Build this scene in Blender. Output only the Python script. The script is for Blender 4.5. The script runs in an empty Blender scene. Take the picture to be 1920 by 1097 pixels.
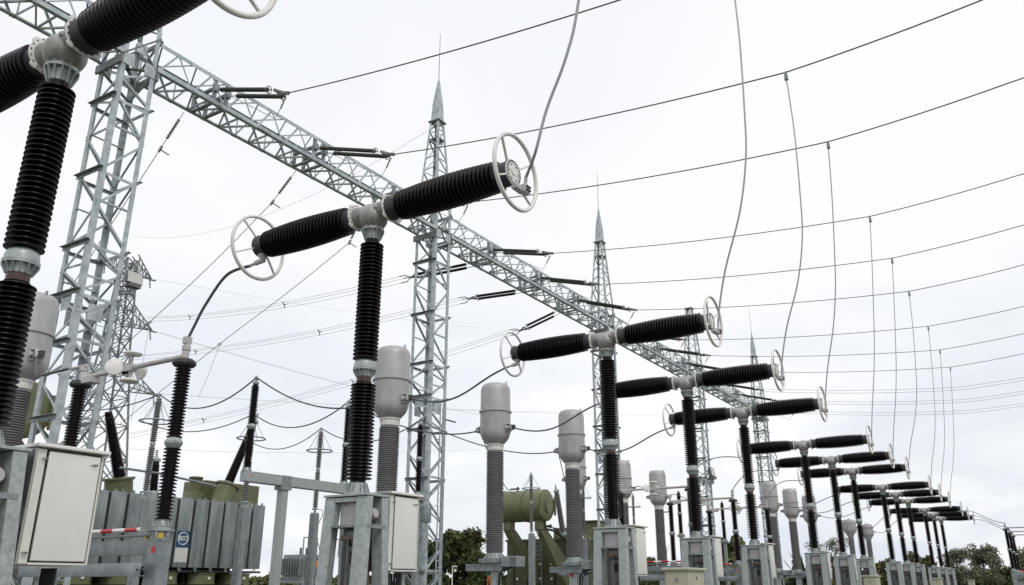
import bpy, bmesh, math, random
from mathutils import Vector as V, Matrix
random.seed(7)
R = math.radians
scn = bpy.context.scene
COL = scn.collection

# ------------------------------------------------------------ camera, sky, sun, exposure
EYE = 1.7
AZ, PITCH, FPX = R(32.07), R(19.4), 1548.0          # +Y runs along the breaker row
cd = bpy.data.cameras.new("camera"); cam = bpy.data.objects.new("camera", cd); COL.objects.link(cam)
cam.location = (0, 0, EYE); cam.rotation_euler = (R(90) + PITCH, 0, AZ)
cd.sensor_width = 36.0; cd.lens = FPX / 1920 * 36.0
cd.clip_start = 0.05; cd.clip_end = 6000
scn.camera = cam

SUN_EL, SUN_AZ = R(48), R(118)                       # azimuth from +Y towards +X
w = bpy.data.worlds.new("World"); scn.world = w; w.use_nodes = True
nt = w.node_tree; nt.nodes.clear()
out = nt.nodes.new("ShaderNodeOutputWorld")
sky = nt.nodes.new("ShaderNodeTexSky"); sky.sky_type = 'NISHITA'; sky.sun_disc = False
sky.sun_elevation = SUN_EL; sky.sun_rotation = SUN_AZ
b1 = nt.nodes.new("ShaderNodeBackground"); b1.inputs[1].default_value = 0.08
nt.links.new(sky.outputs[0], b1.inputs[0])
tc = nt.nodes.new("ShaderNodeTexCoord")
sep = nt.nodes.new("ShaderNodeSeparateXYZ"); nt.links.new(tc.outputs['Generated'], sep.inputs[0])
# overcast deck: project the view direction on a cloud plane
mx = nt.nodes.new("ShaderNodeMath"); mx.operation = 'MAXIMUM'; mx.inputs[1].default_value = 0.0
nt.links.new(sep.outputs[2], mx.inputs[0])
ad = nt.nodes.new("ShaderNodeMath"); ad.operation = 'ADD'; ad.inputs[1].default_value = 0.22
nt.links.new(mx.outputs[0], ad.inputs[0])
dv = nt.nodes.new("ShaderNodeVectorMath"); dv.operation = 'DIVIDE'
cb = nt.nodes.new("ShaderNodeCombineXYZ")
for i in range(3): nt.links.new(ad.outputs[0], cb.inputs[i])
nt.links.new(tc.outputs['Generated'], dv.inputs[0]); nt.links.new(cb.outputs[0], dv.inputs[1])
nz = nt.nodes.new("ShaderNodeTexNoise"); nz.inputs['Scale'].default_value = 1.15; nz.inputs['Detail'].default_value = 7
nz.inputs['Roughness'].default_value = 0.52; nz.inputs['Distortion'].default_value = 0.4
nt.links.new(dv.outputs[0], nz.inputs['Vector'])
rp = nt.nodes.new("ShaderNodeValToRGB")
e = rp.color_ramp.elements
e[0].position = 0.38; e[0].color = (0.70, 0.755, 0.85, 1)
e[1].position = 0.60; e[1].color = (0.98, 0.985, 0.99, 1)
nt.links.new(nz.outputs['Fac'], rp.inputs[0])
# the deck is thinner (whiter) higher up, heavier towards the horizon
rp2 = nt.nodes.new("ShaderNodeValToRGB")
e2 = rp2.color_ramp.elements
e2[0].position = 0.02; e2[0].color = (0.15, 0.15, 0.15, 1)
e2[1].position = 0.42; e2[1].color = (0.72, 0.72, 0.72, 1)
nt.links.new(sep.outputs[2], rp2.inputs[0])
mixc = nt.nodes.new("ShaderNodeMixRGB"); mixc.inputs[2].default_value = (0.985, 0.99, 1.0, 1)
nt.links.new(rp2.outputs[0], mixc.inputs[0]); nt.links.new(rp.outputs[0], mixc.inputs[1])
b2 = nt.nodes.new("ShaderNodeBackground"); b2.inputs[1].default_value = 1.06
nt.links.new(mixc.outputs[0], b2.inputs[0])
ms = nt.nodes.new("ShaderNodeMixShader"); ms.inputs[0].default_value = 0.94
nt.links.new(b1.outputs[0], ms.inputs[1]); nt.links.new(b2.outputs[0], ms.inputs[2])
nt.links.new(ms.outputs[0], out.inputs[0])

sl = bpy.data.lights.new("sun", 'SUN'); sl.energy = 1.1; sl.angle = R(14); sl.color = (1.0, 0.97, 0.92)
so = bpy.data.objects.new("sun", sl); COL.objects.link(so)
sd = V((math.sin(SUN_AZ) * math.cos(SUN_EL), math.cos(SUN_AZ) * math.cos(SUN_EL), math.sin(SUN_EL)))
so.rotation_euler = (-sd).to_track_quat('-Z', 'Y').to_euler(); so.location = sd * 60

scn.render.engine = 'CYCLES'
scn.view_settings.view_transform = 'Standard'; scn.view_settings.look = 'None'
scn.view_settings.exposure = 0.0; scn.view_settings.gamma = 1.0
scn.render.resolution_x = 1024; scn.render.resolution_y = 585

# a point of the photograph on a vertical plane of the yard (used to survey wires and levels)
def _ray(u, v):
    ca, sa, cp, sp = math.cos(AZ), math.sin(AZ), math.cos(PITCH), math.sin(PITCH)
    r, t = u - 960, 548.5 - v
    h, z = FPX * cp - t * sp, FPX * sp + t * cp
    return r * ca - h * sa, r * sa + h * ca, z
def at_y(u, v, Y):
    d = _ray(u, v); s = Y / d[1]; return V((d[0] * s, Y, d[2] * s + EYE))
def at_x(u, v, X):
    d = _ray(u, v); s = X / d[0]; return V((X, d[1] * s, d[2] * s + EYE))

# ------------------------------------------------------------ materials
def mat(name, col, rough=0.5, metal=0.0, spec=0.5, var=None, scale=6.0, amount=0.5, bump=0.0, bscale=40.0,
        kind='noise', stretch=None, rvar=0.0, detail=5.0, lo=0.35, hi=0.68):
    m = bpy.data.materials.new(name); m.use_nodes = True
    n = m.node_tree; p = n.nodes["Principled BSDF"]
    p.inputs['Base Color'].default_value = (*col, 1); p.inputs['Roughness'].default_value = rough
    p.inputs['Metallic'].default_value = metal; p.inputs['Specular IOR Level'].default_value = spec
    if var or bump or rvar:
        t = n.nodes.new("ShaderNodeTexCoord"); src = t.outputs['Object']
        if stretch:
            mp = n.nodes.new("ShaderNodeMapping"); mp.inputs['Scale'].default_value = stretch
            n.links.new(src, mp.inputs[0]); src = mp.outputs[0]
        if kind == 'voronoi':
            x = n.nodes.new("ShaderNodeTexVoronoi"); x.inputs['Scale'].default_value = scale * 5
            y = n.nodes.new("ShaderNodeTexNoise"); y.inputs['Scale'].default_value = scale; y.inputs['Detail'].default_value = detail
            n.links.new(src, x.inputs['Vector']); n.links.new(src, y.inputs['Vector'])
            s1 = n.nodes.new("ShaderNodeSeparateColor"); n.links.new(x.outputs['Color'], s1.inputs[0])
            a = n.nodes.new("ShaderNodeMath"); a.operation = 'MULTIPLY_ADD'; a.inputs[1].default_value = 0.3
            n.links.new(s1.outputs[0], a.inputs[0])
            b = n.nodes.new("ShaderNodeMath"); b.operation = 'MULTIPLY'; b.inputs[1].default_value = 0.7
            n.links.new(y.outputs['Fac'], b.inputs[0]); n.links.new(b.outputs[0], a.inputs[2]); fac = a.outputs[0]
        else:
            y = n.nodes.new("ShaderNodeTexNoise"); y.inputs['Scale'].default_value = scale; y.inputs['Detail'].default_value = detail
            y.inputs['Roughness'].default_value = 0.6
            n.links.new(src, y.inputs['Vector']); fac = y.outputs['Fac']
        if var:
            r = n.nodes.new("ShaderNodeValToRGB"); r.color_ramp.elements[0].position = lo; r.color_ramp.elements[1].position = hi
            r.color_ramp.elements[0].color = (*col, 1); r.color_ramp.elements[1].color = (*var, 1)
            n.links.new(fac, r.inputs[0]); n.links.new(r.outputs[0], p.inputs['Base Color'])
        if rvar:
            q = n.nodes.new("ShaderNodeMapRange"); q.inputs[3].default_value = rough - rvar; q.inputs[4].default_value = rough + rvar
            n.links.new(fac, q.inputs[0]); n.links.new(q.outputs[0], p.inputs['Roughness'])
        if bump:
            k = n.nodes.new("ShaderNodeTexNoise"); k.inputs['Scale'].default_value = bscale; k.inputs['Detail'].default_value = 3
            n.links.new(src, k.inputs['Vector'])
            bb = n.nodes.new("ShaderNodeBump"); bb.inputs['Strength'].default_value = bump; bb.inputs['Distance'].default_value = 0.01
            n.links.new(k.outputs['Fac'], bb.inputs['Height']); n.links.new(bb.outputs[0], p.inputs['Normal'])
    return m

M = dict(
    porcelain=mat("brown_porcelain", (0.005, 0.0034, 0.0045), 0.27, spec=0.25, var=(0.0095, 0.0062, 0.0078), scale=3, rvar=0.07),
    neck=mat("bare_brown_porcelain", (0.05, 0.022, 0.018), 0.35, var=(0.07, 0.03, 0.025)),
    grey_ins=mat("grey_insulator", (0.155, 0.158, 0.155), 0.45, spec=0.35, var=(0.205, 0.208, 0.203), scale=3),
    rubber_ins=mat("grey_silicone", (0.06, 0.067, 0.068), 0.55, spec=0.3, var=(0.09, 0.1, 0.1), scale=5),
    dark_ins=mat("dark_silicone", (0.02, 0.022, 0.025), 0.5, spec=0.3),
    cap=mat("dark_grey_cap", (0.04, 0.043, 0.044), 0.5, spec=0.3, var=(0.068, 0.072, 0.073), scale=7),
    cast=mat("cast_aluminium", (0.2, 0.195, 0.183), 0.5, 0.25, var=(0.42, 0.412, 0.395), scale=5, bump=0.12, bscale=60),
    tankgrey=mat("weathered_aluminium_tank", (0.35, 0.352, 0.345), 0.5, 0.2, var=(0.45, 0.452, 0.445), scale=4, stretch=(1, 1, .4), bump=0.08, bscale=50, detail=7),
    flange=mat("galvanised_flange", (0.28, 0.32, 0.315), 0.45, 0.3, var=(0.46, 0.5, 0.49), scale=9),
    galv=mat("galvanised_spangle", (0.27, 0.305, 0.3), 0.42, 0.25, var=(0.46, 0.5, 0.49), scale=16, bump=0.04, bscale=50, rvar=0.1, detail=9, lo=.3, hi=.7),
    steel=mat("galvanised_lattice", (0.31, 0.355, 0.375), 0.45, 0.25, var=(0.54, 0.59, 0.6), scale=3.5, rvar=0.1),
    steel_far=mat("galvanised_lattice_dark", (0.15, 0.165, 0.17), 0.55, 0.2, var=(0.25, 0.27, 0.27), scale=2),
    dull=mat("dull_galvanised", (0.2, 0.225, 0.235), 0.5, 0.3, var=(0.33, 0.36, 0.37), scale=5),
    white=mat("white_paint", (0.74, 0.73, 0.69), 0.4, var=(0.8, 0.79, 0.77), scale=4),
    cream=mat("cream_cabinet", (0.66, 0.645, 0.58), 0.4, 0.1, var=(0.74, 0.725, 0.67), scale=4),
    stainless=mat("brushed_stainless", (0.74, 0.725, 0.67), 0.3, 0.65, var=(0.82, 0.805, 0.75), scale=1.6, stretch=(1, 1.5, .6), rvar=0.06),
    cab_dark=mat("dark_metal_and_shade", (0.1, 0.1, 0.1), 0.35, 0.5, var=(0.2, 0.2, 0.2), scale=3),
    black=mat("black_rubber", (0.012, 0.012, 0.013), 0.5),
    bolt=mat("steel_bolt", (0.3, 0.3, 0.3), 0.4, 0.5),
    boltdark=mat("dark_bolt", (0.06, 0.06, 0.06), 0.5, 0.3),
    mech=mat("mechanism_grey", (0.45, 0.44, 0.43), 0.5, 0.05, var=(0.54, 0.53, 0.52), scale=3),
    rust=mat("rusty_shaft", (0.14, 0.08, 0.05), 0.6, var=(0.25, 0.2, 0.17), scale=8),
    green=mat("olive_transformer_paint", (0.125, 0.135, 0.058), 0.42, var=(0.165, 0.175, 0.085), scale=1.6),
    greendk=mat("olive_tank_paint", (0.05, 0.055, 0.023), 0.5, var=(0.075, 0.08, 0.035), scale=1.5),
    radiator=mat("galvanised_radiator", (0.18, 0.205, 0.205), 0.5, 0.2, var=(0.36, 0.39, 0.39), scale=1.8, stretch=(1, 1.6, 0.4), detail=8, lo=0.4, hi=0.75),
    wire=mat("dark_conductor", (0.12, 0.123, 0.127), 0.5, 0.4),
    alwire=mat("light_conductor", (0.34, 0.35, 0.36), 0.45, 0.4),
    farwire=mat("pale_conductor", (0.5, 0.51, 0.52), 0.6, 0.1),  # lightened so that background wires fade into the sky
    red=mat("red_paint", (0.5, 0.025, 0.03), 0.45),
    blue=mat("blue_sign", (0.012, 0.07, 0.16), 0.45),
    orange=mat("orange_sign", (0.65, 0.19, 0.03), 0.5),
    yellow=mat("yellow_paint", (0.6, 0.42, 0.05), 0.5),
    greenmark=mat("green_mark", (0.02, 0.13, 0.08), 0.5),
    glass=mat("lamp_glass", (0.55, 0.55, 0.52), 0.25),
    beige=mat("beige_kiosk", (0.4, 0.39, 0.285), 0.45, var=(0.46, 0.45, 0.34), scale=3),
    bark=mat("bark", (0.06, 0.045, 0.03), 0.9, var=(0.1, 0.08, 0.06), scale=8),
    leaf=mat("leaf_dark_green", (0.04, 0.056, 0.02), 0.7, spec=0.2, var=(0.115, 0.135, 0.05), scale=0.9, detail=2),
    leaf2=mat("leaf_olive", (0.07, 0.085, 0.03), 0.7, spec=0.2, var=(0.16, 0.17, 0.07), scale=0.8, detail=2),
    leaf3=mat("spruce_needles", (0.015, 0.026, 0.014), 0.8, spec=0.2, var=(0.035, 0.05, 0.025), scale=0.8, detail=2),
    leaf4=mat("leaf_grey_green", (0.1, 0.115, 0.07), 0.7, spec=0.2, var=(0.22, 0.23, 0.16), scale=0.8, detail=2),
    grass=mat("meadow", (0.05, 0.07, 0.02), 0.9, spec=0.1, var=(0.13, 0.14, 0.055), scale=0.35, bump=0.4, bscale=3),
    gravel=mat("gravel", (0.08, 0.078, 0.07), 0.9, spec=0.15, var=(0.17, 0.165, 0.15), scale=9, bump=0.8, bscale=30),
)

def striped():
    m = bpy.data.materials.new("red_white_bands"); m.use_nodes = True; n = m.node_tree; p = n.nodes["Principled BSDF"]; p.inputs['Roughness'].default_value = .4
    t = n.nodes.new("ShaderNodeTexCoord"); x = n.nodes.new("ShaderNodeSeparateXYZ"); n.links.new(t.outputs['Object'], x.inputs[0])
    d = n.nodes.new("ShaderNodeMath"); d.operation = 'MULTIPLY'; d.inputs[1].default_value = 1 / .644; n.links.new(x.outputs[0], d.inputs[0])
    f = n.nodes.new("ShaderNodeMath"); f.operation = 'FRACT'; n.links.new(d.outputs[0], f.inputs[0])
    g_ = n.nodes.new("ShaderNodeMath"); g_.operation = 'GREATER_THAN'; g_.inputs[1].default_value = .5; n.links.new(f.outputs[0], g_.inputs[0])
    c = n.nodes.new("ShaderNodeMixRGB"); c.inputs[1].default_value = (.5, .025, .03, 1); c.inputs[2].default_value = (.76, .75, .72, 1)
    n.links.new(g_.outputs[0], c.inputs[0]); n.links.new(c.outputs[0], p.inputs['Base Color']); return m
M['striped'] = striped()

# ------------------------------------------------------------ mesh collector
def frame(axis):
    a = V(axis).normalized()
    up = V((0, 0, 1)) if abs(a.z) < 0.9 else V((1, 0, 0))
    u = a.cross(up).normalized(); v = u.cross(a).normalized()
    return a, u, v

class MB:
    def __init__(s): s.v = []; s.f = []; s.sm = []
    def add(s, vs, fs, smooth=False):
        o = len(s.v); s.v += [tuple(x) for x in vs]
        for f in fs: s.f.append(tuple(i + o for i in f)); s.sm.append(smooth)
    def box(s, x0, y0, z0, x1, y1, z1):
        s.add([(x0, y0, z0), (x1, y0, z0), (x1, y1, z0), (x0, y1, z0), (x0, y0, z1), (x1, y0, z1), (x1, y1, z1), (x0, y1, z1)],
              [(0, 3, 2, 1), (4, 5, 6, 7), (0, 1, 5, 4), (1, 2, 6, 5), (2, 3, 7, 6), (3, 0, 4, 7)])
    def taper(s, p, q, wx, wy, wx2=None, wy2=None):             # upright bar with axis-aligned ends
        wx2 = wx if wx2 is None else wx2; wy2 = wy if wy2 is None else wy2
        vs = []
        for c, a, b in ((p, wx, wy), (q, wx2, wy2)):
            for sx, sy in ((-1, -1), (1, -1), (1, 1), (-1, 1)): vs.append((c[0] + sx * a / 2, c[1] + sy * b / 2, c[2]))
        s.add(vs, [(0, 3, 2, 1), (4, 5, 6, 7), (0, 1, 5, 4), (1, 2, 6, 5), (2, 3, 7, 6), (3, 0, 4, 7)])
    def bar(s, p, q, w, h, up=(0, 0, 1)):                       # rectangular bar between two points
        p, q = V(p), V(q); a = (q - p).normalized(); u = V(up)
        if abs(a.dot(u.normalized())) > 0.98: u = V((1, 0, 0))
        x = a.cross(u).normalized() * (w / 2); y = x.cross(a).normalized() * (h / 2)
        s.add([p - x - y, p + x - y, p + x + y, p - x + y, q - x - y, q + x - y, q + x + y, q - x + y],
              [(0, 1, 2, 3), (7, 6, 5, 4), (0, 4, 5, 1), (1, 5, 6, 2), (2, 6, 7, 3), (3, 7, 4, 0)])
    def angle(s, p, q, wd, t, d1, d2):                          # L section, corner on the line p-q
        p, q, d1, d2 = V(p), V(q), V(d1), V(d2)
        cs = [V(), d1 * wd, d1 * wd + d2 * t, d1 * t + d2 * t, d1 * t + d2 * wd, d2 * wd]
        s.add([p + c for c in cs] + [q + c for c in cs],
              [(i, (i + 1) % 6, (i + 1) % 6 + 6, i + 6) for i in range(6)] + [(5, 4, 3, 2, 1, 0), (6, 7, 8, 9, 10, 11)])
    def tube(s, pts, r, n=8, cap=True):
        pts = [V(p) for p in pts]; m = len(pts); o = []; prev = None
        for i, p in enumerate(pts):
            a = (pts[min(i + 1, m - 1)] - pts[max(i - 1, 0)]).normalized()
            if prev is None: _, u, v = frame(a)
            else:
                u = (prev - a * prev.dot(a)).normalized(); v = u.cross(a).normalized()
            prev = u
            rr = r[i] if isinstance(r, (list, tuple)) else r
            o += [p + (u * math.cos(2 * math.pi * k / n) + v * math.sin(2 * math.pi * k / n)) * rr for k in range(n)]
        fs = [(i * n + k, i * n + (k + 1) % n, (i + 1) * n + (k + 1) % n, (i + 1) * n + k) for i in range(m - 1) for k in range(n)]
        s.add(o, fs, True)
        if cap: s.add(o[:n], [tuple(range(n))][::1]); s.add(o[-n:], [tuple(range(n - 1, -1, -1))])
    def lathe(s, prof, org=(0, 0, 0), axis=(0, 0, 1), n=24, cap=True, smooth=True):   # prof: (radius, height)
        a, u, v = frame(axis); org = V(org); o = []
        for r, h in prof:
            for k in range(n):
                t = 2 * math.pi * k / n
                o.append(org + a * h + (u * math.cos(t) + v * math.sin(t)) * r)
        m = len(prof)
        fs = [(i * n + k, i * n + (k + 1) % n, (i + 1) * n + (k + 1) % n, (i + 1) * n + k) for i in range(m - 1) for k in range(n)]
        s.add(o, fs, smooth)
        if cap: s.add(o[:n], [tuple(range(n - 1, -1, -1))]); s.add(o[-n:], [tuple(range(n))])
    def cyl(s, p, q, r, n=12, r2=None):
        p, q = V(p), V(q); s.lathe([(r, 0), (r if r2 is None else r2, (q - p).length)], p, q - p, n)
    def torus(s, c, axis, R0, r, n=40, m=8):
        a, u, v = frame(axis); c = V(c); o = []
        for i in range(n):
            t = 2 * math.pi * i / n; d = u * math.cos(t) + v * math.sin(t)
            for k in range(m):
                q = 2 * math.pi * k / m; o.append(c + d * (R0 + r * math.cos(q)) + a * r * math.sin(q))
        s.add(o, [(i * m + k, ((i + 1) % n) * m + k, ((i + 1) % n) * m + (k + 1) % m, i * m + (k + 1) % m) for i in range(n) for k in range(m)], True)
    def bolts(s, c, axis, R0, cnt, r=0.012, h=0.02, off=0.0):
        a, u, v = frame(axis)
        if cnt >= 6: s.torus(c, axis, R0, r * .35, 40, 4)          # added hairline ring linking the bolt heads into one piece
        for k in range(cnt):
            t = 2 * math.pi * (k + off) / cnt
            p = V(c) + (u * math.cos(t) + v * math.sin(t)) * R0
            s.lathe([(r, -h), (r, h)], p, a, 6, smooth=False)
    def build(s, name, m, parent=None, loc=None, bevel=0.0):
        me = bpy.data.meshes.new(name)
        bm = bmesh.new(); vs = [bm.verts.new(p) for p in s.v]
        for f, sm in zip(s.f, s.sm):
            try: fc = bm.faces.new([vs[i] for i in f]); fc.smooth = sm
            except ValueError: pass
        bmesh.ops.recalc_face_normals(bm, faces=bm.faces)
        if bevel:
            ed = [x for x in bm.edges if len(x.link_faces) == 2 and x.calc_face_angle(0) > 0.6]
            bmesh.ops.bevel(bm, geom=ed, offset=bevel, segments=2, affect='EDGES', profile=0.5)
        bm.to_mesh(me); bm.free()
        if any(s.sm): me.set_sharp_from_angle(angle=R(38))
        me.materials.append(m)
        o = bpy.data.objects.new(name, me); COL.objects.link(o)
        if parent: o.parent = parent
        if loc: o.location = loc
        return o

def tag(o, label=None, cat=None, group=None, kind=None):
    if label: o["label"] = label
    if cat: o["category"] = cat
    if group: o["group"] = group
    if kind: o["kind"] = kind
    return o
def thing(name, label, cat, loc=(0, 0, 0), group=None, rz=0.0):
    o = bpy.data.objects.new(name, None); o.empty_display_size = 0.3; COL.objects.link(o)
    o.location = loc; o.rotation_euler = (0, 0, rz)
    return tag(o, label, cat, group, "thing")
def dup(root, loc, label=None, group=None, rz=None, skip=()):
    def cp(o, par):
        c = o.copy(); COL.objects.link(c)
        if par: c.parent = par
        for ch in o.children:
            if ch.name.split('.')[0] not in skip: cp(ch, c)
        return c
    r = cp(root, None); r.location = loc
    if rz is not None: r.rotation_euler = (0, 0, rz)
    if label: r["label"] = label
    if group: r["group"] = group
    return r

def sheds(r0, r1, z0, z1, pitch, shape=None):
    """porcelain shed profile between two heights; r1 may be a function of t"""
    n = max(1, round((z1 - z0) / pitch)); p = (z1 - z0) / n; pr = [(r0 if not callable(r0) else r0(0), z0)]
    for i in range(n):
        t = (i + 0.5) / n; z = z0 + i * p
        c = r0(t) if callable(r0) else r0; s = r1(t) if callable(r1) else r1
        pr += [(c, z + 0.10 * p), (s - 0.007, z + 0.17 * p), (s - .0015, z + 0.22 * p), (s, z + 0.30 * p), (s - .0015, z + 0.38 * p), (s - 0.007, z + 0.44 * p), (c + (s - c) * 0.3, z + 0.62 * p), (c, z + 0.8 * p)]
    pr.append((r0(1) if callable(r0) else r0, z1))
    return pr
def ribbed(mb, z0, z1, r0, r1, cnt, org=(0, 0, 0), n=24, rib=0.016, up=True):
    """conical cast flange with ribs and a rim"""
    mb.lathe([(r0, z0), (r0 * .35 + r1 * .53, z1 - 0.022), (r1, z1 - 0.022), (r1, z1)] if up else [(r1, z0), (r1, z0 + 0.022), (r0 * .35 + r1 * .53, z0 + 0.022), (r0, z1)], org, n=n)
    for k in range(cnt):
        t = 2 * math.pi * k / cnt; d = V((math.cos(t), math.sin(t), 0)); o = V(org)
        lo, hi = (r0, r1) if up else (r1, r0)
        mb.bar(o + d * (lo * .93) + V((0, 0, z0 + 0.012)), o + d * (hi * .93) + V((0, 0, z1 - 0.012)), rib, 0.04, up=d)

# ------------------------------------------------------------ ground
def struct(name, mb, m):
    return tag(mb.build(name, m), kind='structure')
g = MB(); g.add([(-2500, -600, 0), (2500, -600, 0), (2500, 4000, 0), (-2500, 4000, 0)], [(0, 1, 2, 3)])
struct("ground", g, M['grass'])
g = MB(); g.add([(-58, -40, .004), (30, -40, .004), (30, 128, .004), (-58, 128, .004)], [(0, 1, 2, 3)])
struct("gravel_yard", g, M['gravel'])

# ------------------------------------------------------------ T-shaped circuit breaker
PH = [3.77, 8.69, 16.82, 21.95, 27.1, 35.2, 40.4, 45.2, 54.0, 59.0, 64.3, 73.0, 78.5, 84.0]
ROWX = -7.95
def make_breaker():
    t = thing("circuit_breaker", "", "circuit breaker", (0, 0, 0), "T-shaped circuit breakers standing in one row")
    for sx in (-1, 1):
        for sy in (-1, 1):
            b = MB(); b.taper((sx * .33, sy * .31, .0), (sx * .285, sy * .15, 2.80), .19, .13)
            b.box(sx * .33 - .15, sy * .31 - .12, 0, sx * .33 + .15, sy * .31 + .12, .02)
            lg = b.build("support_leg", M['galv'], t, bevel=.012)
    b = MB(); b.box(-.39, -.24, 2.803, .39, .24, 2.833)
    b.bar((-.19, -.19, 2.76), (.19, -.19, 2.76), .05, .06); b.bar((-.19, .19, 2.76), (.19, .19, 2.76), .05, .06)
    b.build("top_plate", M['galv'], t, bevel=.004)
    b = MB(); b.box(-.2, -.27, 2.395, .2, .24, 2.43); b.bar((.375, -.2, 2.41), (.375, .2, 2.41), .03, .05)
    b.build("shelf_plate", M['dull'], t, bevel=.003)
    b = MB(); b.box(-.17, -.12, 2.432, .17, .14, 2.80); b.lathe([(.06, 0), (.075, .01), (.075, .12), (.05, .16)], (.19, .02, 2.58), (1, 0, 0), 14)
    h = b.build("drive_housing", M['mech'], t, bevel=.008)
    b = MB(); b.bolts((-.1, -.125, 2.7), (0, 1, 0), .02, 1); b.bolts((.1, -.125, 2.7), (0, 1, 0), .02, 1); b.build("bolt", M['bolt'], h)
    b = MB(); b.cyl((-.13, -.1, 2.27), (.2, -.1, 2.27), .035, 12); b.build("operating_shaft", M['rust'], t)
    b = MB(); b.box(-.17, -.05, 1.2, .13, .2, 2.19); b.cyl((.02, -.14, .9), (.02, -.14, 2.25), .02, 8); b.box(-.09, -.12, 2.19, .14, .06, 2.39)
    b.build("spring_drive", M['cab_dark'], t, bevel=.01)
    b = MB(); b.box(.0, -.075, 1.93, .1, -.052, 2.1); b.build("indicator_window", M['black'], t)
    # control cabinet on the far side
    b = MB(); b.box(-.12, .335, 1.85, .285, .985, 2.865)
    c = b.build("control_cabinet", M['cream'], t, bevel=.006)
    b = MB(); b.box(-.15, .31, 2.868, .36, 1.015, 2.905); b.build("cabinet_roof", M['stainless'], c, bevel=.008)
    b = MB(); b.box(.288, .44, 1.885, .318, .945, 2.845); b.build("cabinet_door", M['stainless'], c, bevel=.006)
    b = MB(); b.box(.288, .338, 1.86, .312, .417, 2.855); b.box(.288, .964, 1.86, .306, .984, 2.855); b.box(.288, .425, 1.852, .31, .96, 1.872)
    b.build("door_frame", M['cream'], c, bevel=.003)
    b = MB(); b.box(.2855, .42, 1.875, .2872, .962, 2.86); b.build("door_seal", M['black'], c)
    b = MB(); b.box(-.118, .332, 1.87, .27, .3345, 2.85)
    b.build("side_shade", M['cab_dark'], c)  # thin dark sheet that paints shade on the cabinet's side
    b = MB()
    for z, y in ((2.76, .9), (2.77, .41), (1.95, .38)):
        b.cyl((.318, y, z), (.345, y, z), .011, 8); b.box(.335, y - .035, z - .008, .345, y + .012, z + .01)
    b.build("door_handle", M['bolt'], c)
    b = MB()
    for k in range(5):
        x = .0 + .05 * k; b.tube([(x, .75, 1.83), (x, .75, 1.4), (x - .02, .72, .6), (x - .02, .7, 0)], .018, 6)
    b.build("control_cables", M['black'], t)
    # column
    b = MB(); ribbed(b, 2.835, 3.0, .125, .178, 14, up=False); b.build("base_flange", M['flange'], t)
    b = MB(); b.lathe([(.118, 2.98)] + sheds(.104, lambda q: .190 - .010 * q, 3.045, 4.40, .05) + [(.118, 4.41)], n=36)
    b.build("column_insulator", M['porcelain'], t)
    b = MB(); b.lathe([(.106, 4.395), (.106, 4.50)], n=28); b.build("insulator_neck", M['neck'], t)
    b = MB(); ribbed(b, 4.49, 4.605, .112, .166, 14)
    b.lathe([(.168, 4.606), (.168, 4.622), (.158, 4.63), (.156, 4.67), (.145, 4.71), (.118, 4.74)], n=28)
    j = b.build("joint_flange", M['flange'], t)
    b = MB(); b.bolts((0, 0, 4.59), (0, 0, 1), .148, 14, .012, .016, .5); b.build("bolt", M['bolt'], j)
    b = MB(); b.lathe([(.112, 4.735)] + sheds(.104, lambda q: .182 - .006 * q, 4.745, 6.565, .058) + [(.112, 6.62)], n=36)
    b.build("column_insulator", M['porcelain'], t)
    b = MB(); ribbed(b, 6.62, 6.785, .112, .17, 14); f = b.build("neck_flange", M['flange'], t)
    b = MB(); b.bolts((0, 0, 6.77), (0, 0, 1), .148, 12, .012, .02, .5); b.bolts((0, 0, 6.80), (0, 0, 1), .152, 12, .013, .022); b.build("bolt", M['bolt'], f)
    # head: sphere with two horizontal necks
    A = 7.07
    b = MB(); b.lathe([(.168, 6.786), (.168, 6.802), (.13, 6.804)] + [(.218 * math.cos(R(q)), 6.99 + .218 * math.sin(R(q))) for q in range(-56, 90, 8)] + [(.001, 7.208)], n=40)
    for s in (-1, 1):
        b.lathe([(.16, 0), (.152, .14), (.15, .2), (.155, .26), (.172, .3)], (s * .04, 0, A), (s, 0, 0), 32)
    b.lathe([(.032, .2), (.032, .245), (.015, .25)], (0, 0, A - .06), (.7, -.65, .35), 12); b.lathe([(.04, .1), (.04, .17)], (0, 0, A), (.1, .1, 1), 12)
    b.build("head_housing", M['cast'], t)
    for s in (-1, 1):
        b = MB(); b.lathe([(.16, 0), (.212, 0), (.212, .026), (.16, .026)], (s * .325, 0, A), (s, 0, 0), 36)
        for q in (50, 140, 230, 320):                          # lobed ears
            d = V((0, math.cos(R(q)), math.sin(R(q)))); b.lathe([(.05, 0), (.05, .0255)], V((s * .3252, 0, A)) + d * .192, (s, 0, 0), 14)
        hf = b.build("head_flange", M['white'], t)
        b = MB(); b.bolts((s * .338, 0, A), (1, 0, 0), .196, 18, .009, .02); b.build("bolt", M['boltdark'], hf)
        b = MB(); b.lathe([(.19, 0), (.186, .02), (.178, .03), (.172, .175), (.165, .185)], (s * .353, 0, A), (s, 0, 0), 32)
        b.build("end_cap", M['cap'], t)
        rad = lambda q: .206 + .05 * math.sin(math.pi * (0.08 + .8 * q))
        b = MB(); b.lathe(sheds(lambda q: rad(q) - .052, rad, .0, 1.80, .07), (s * .535, 0, A), (s, 0, 0), 40)
        b.build("interrupter_insulator", M['porcelain'], t)
        b = MB(); b.lathe([(.165, 0), (.176, .01), (.18, .15), (.195, .16), (.195, .175)], (s * 2.335, 0, A), (s, 0, 0), 32)
        b.build("end_cap", M['cap'], t)
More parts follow.
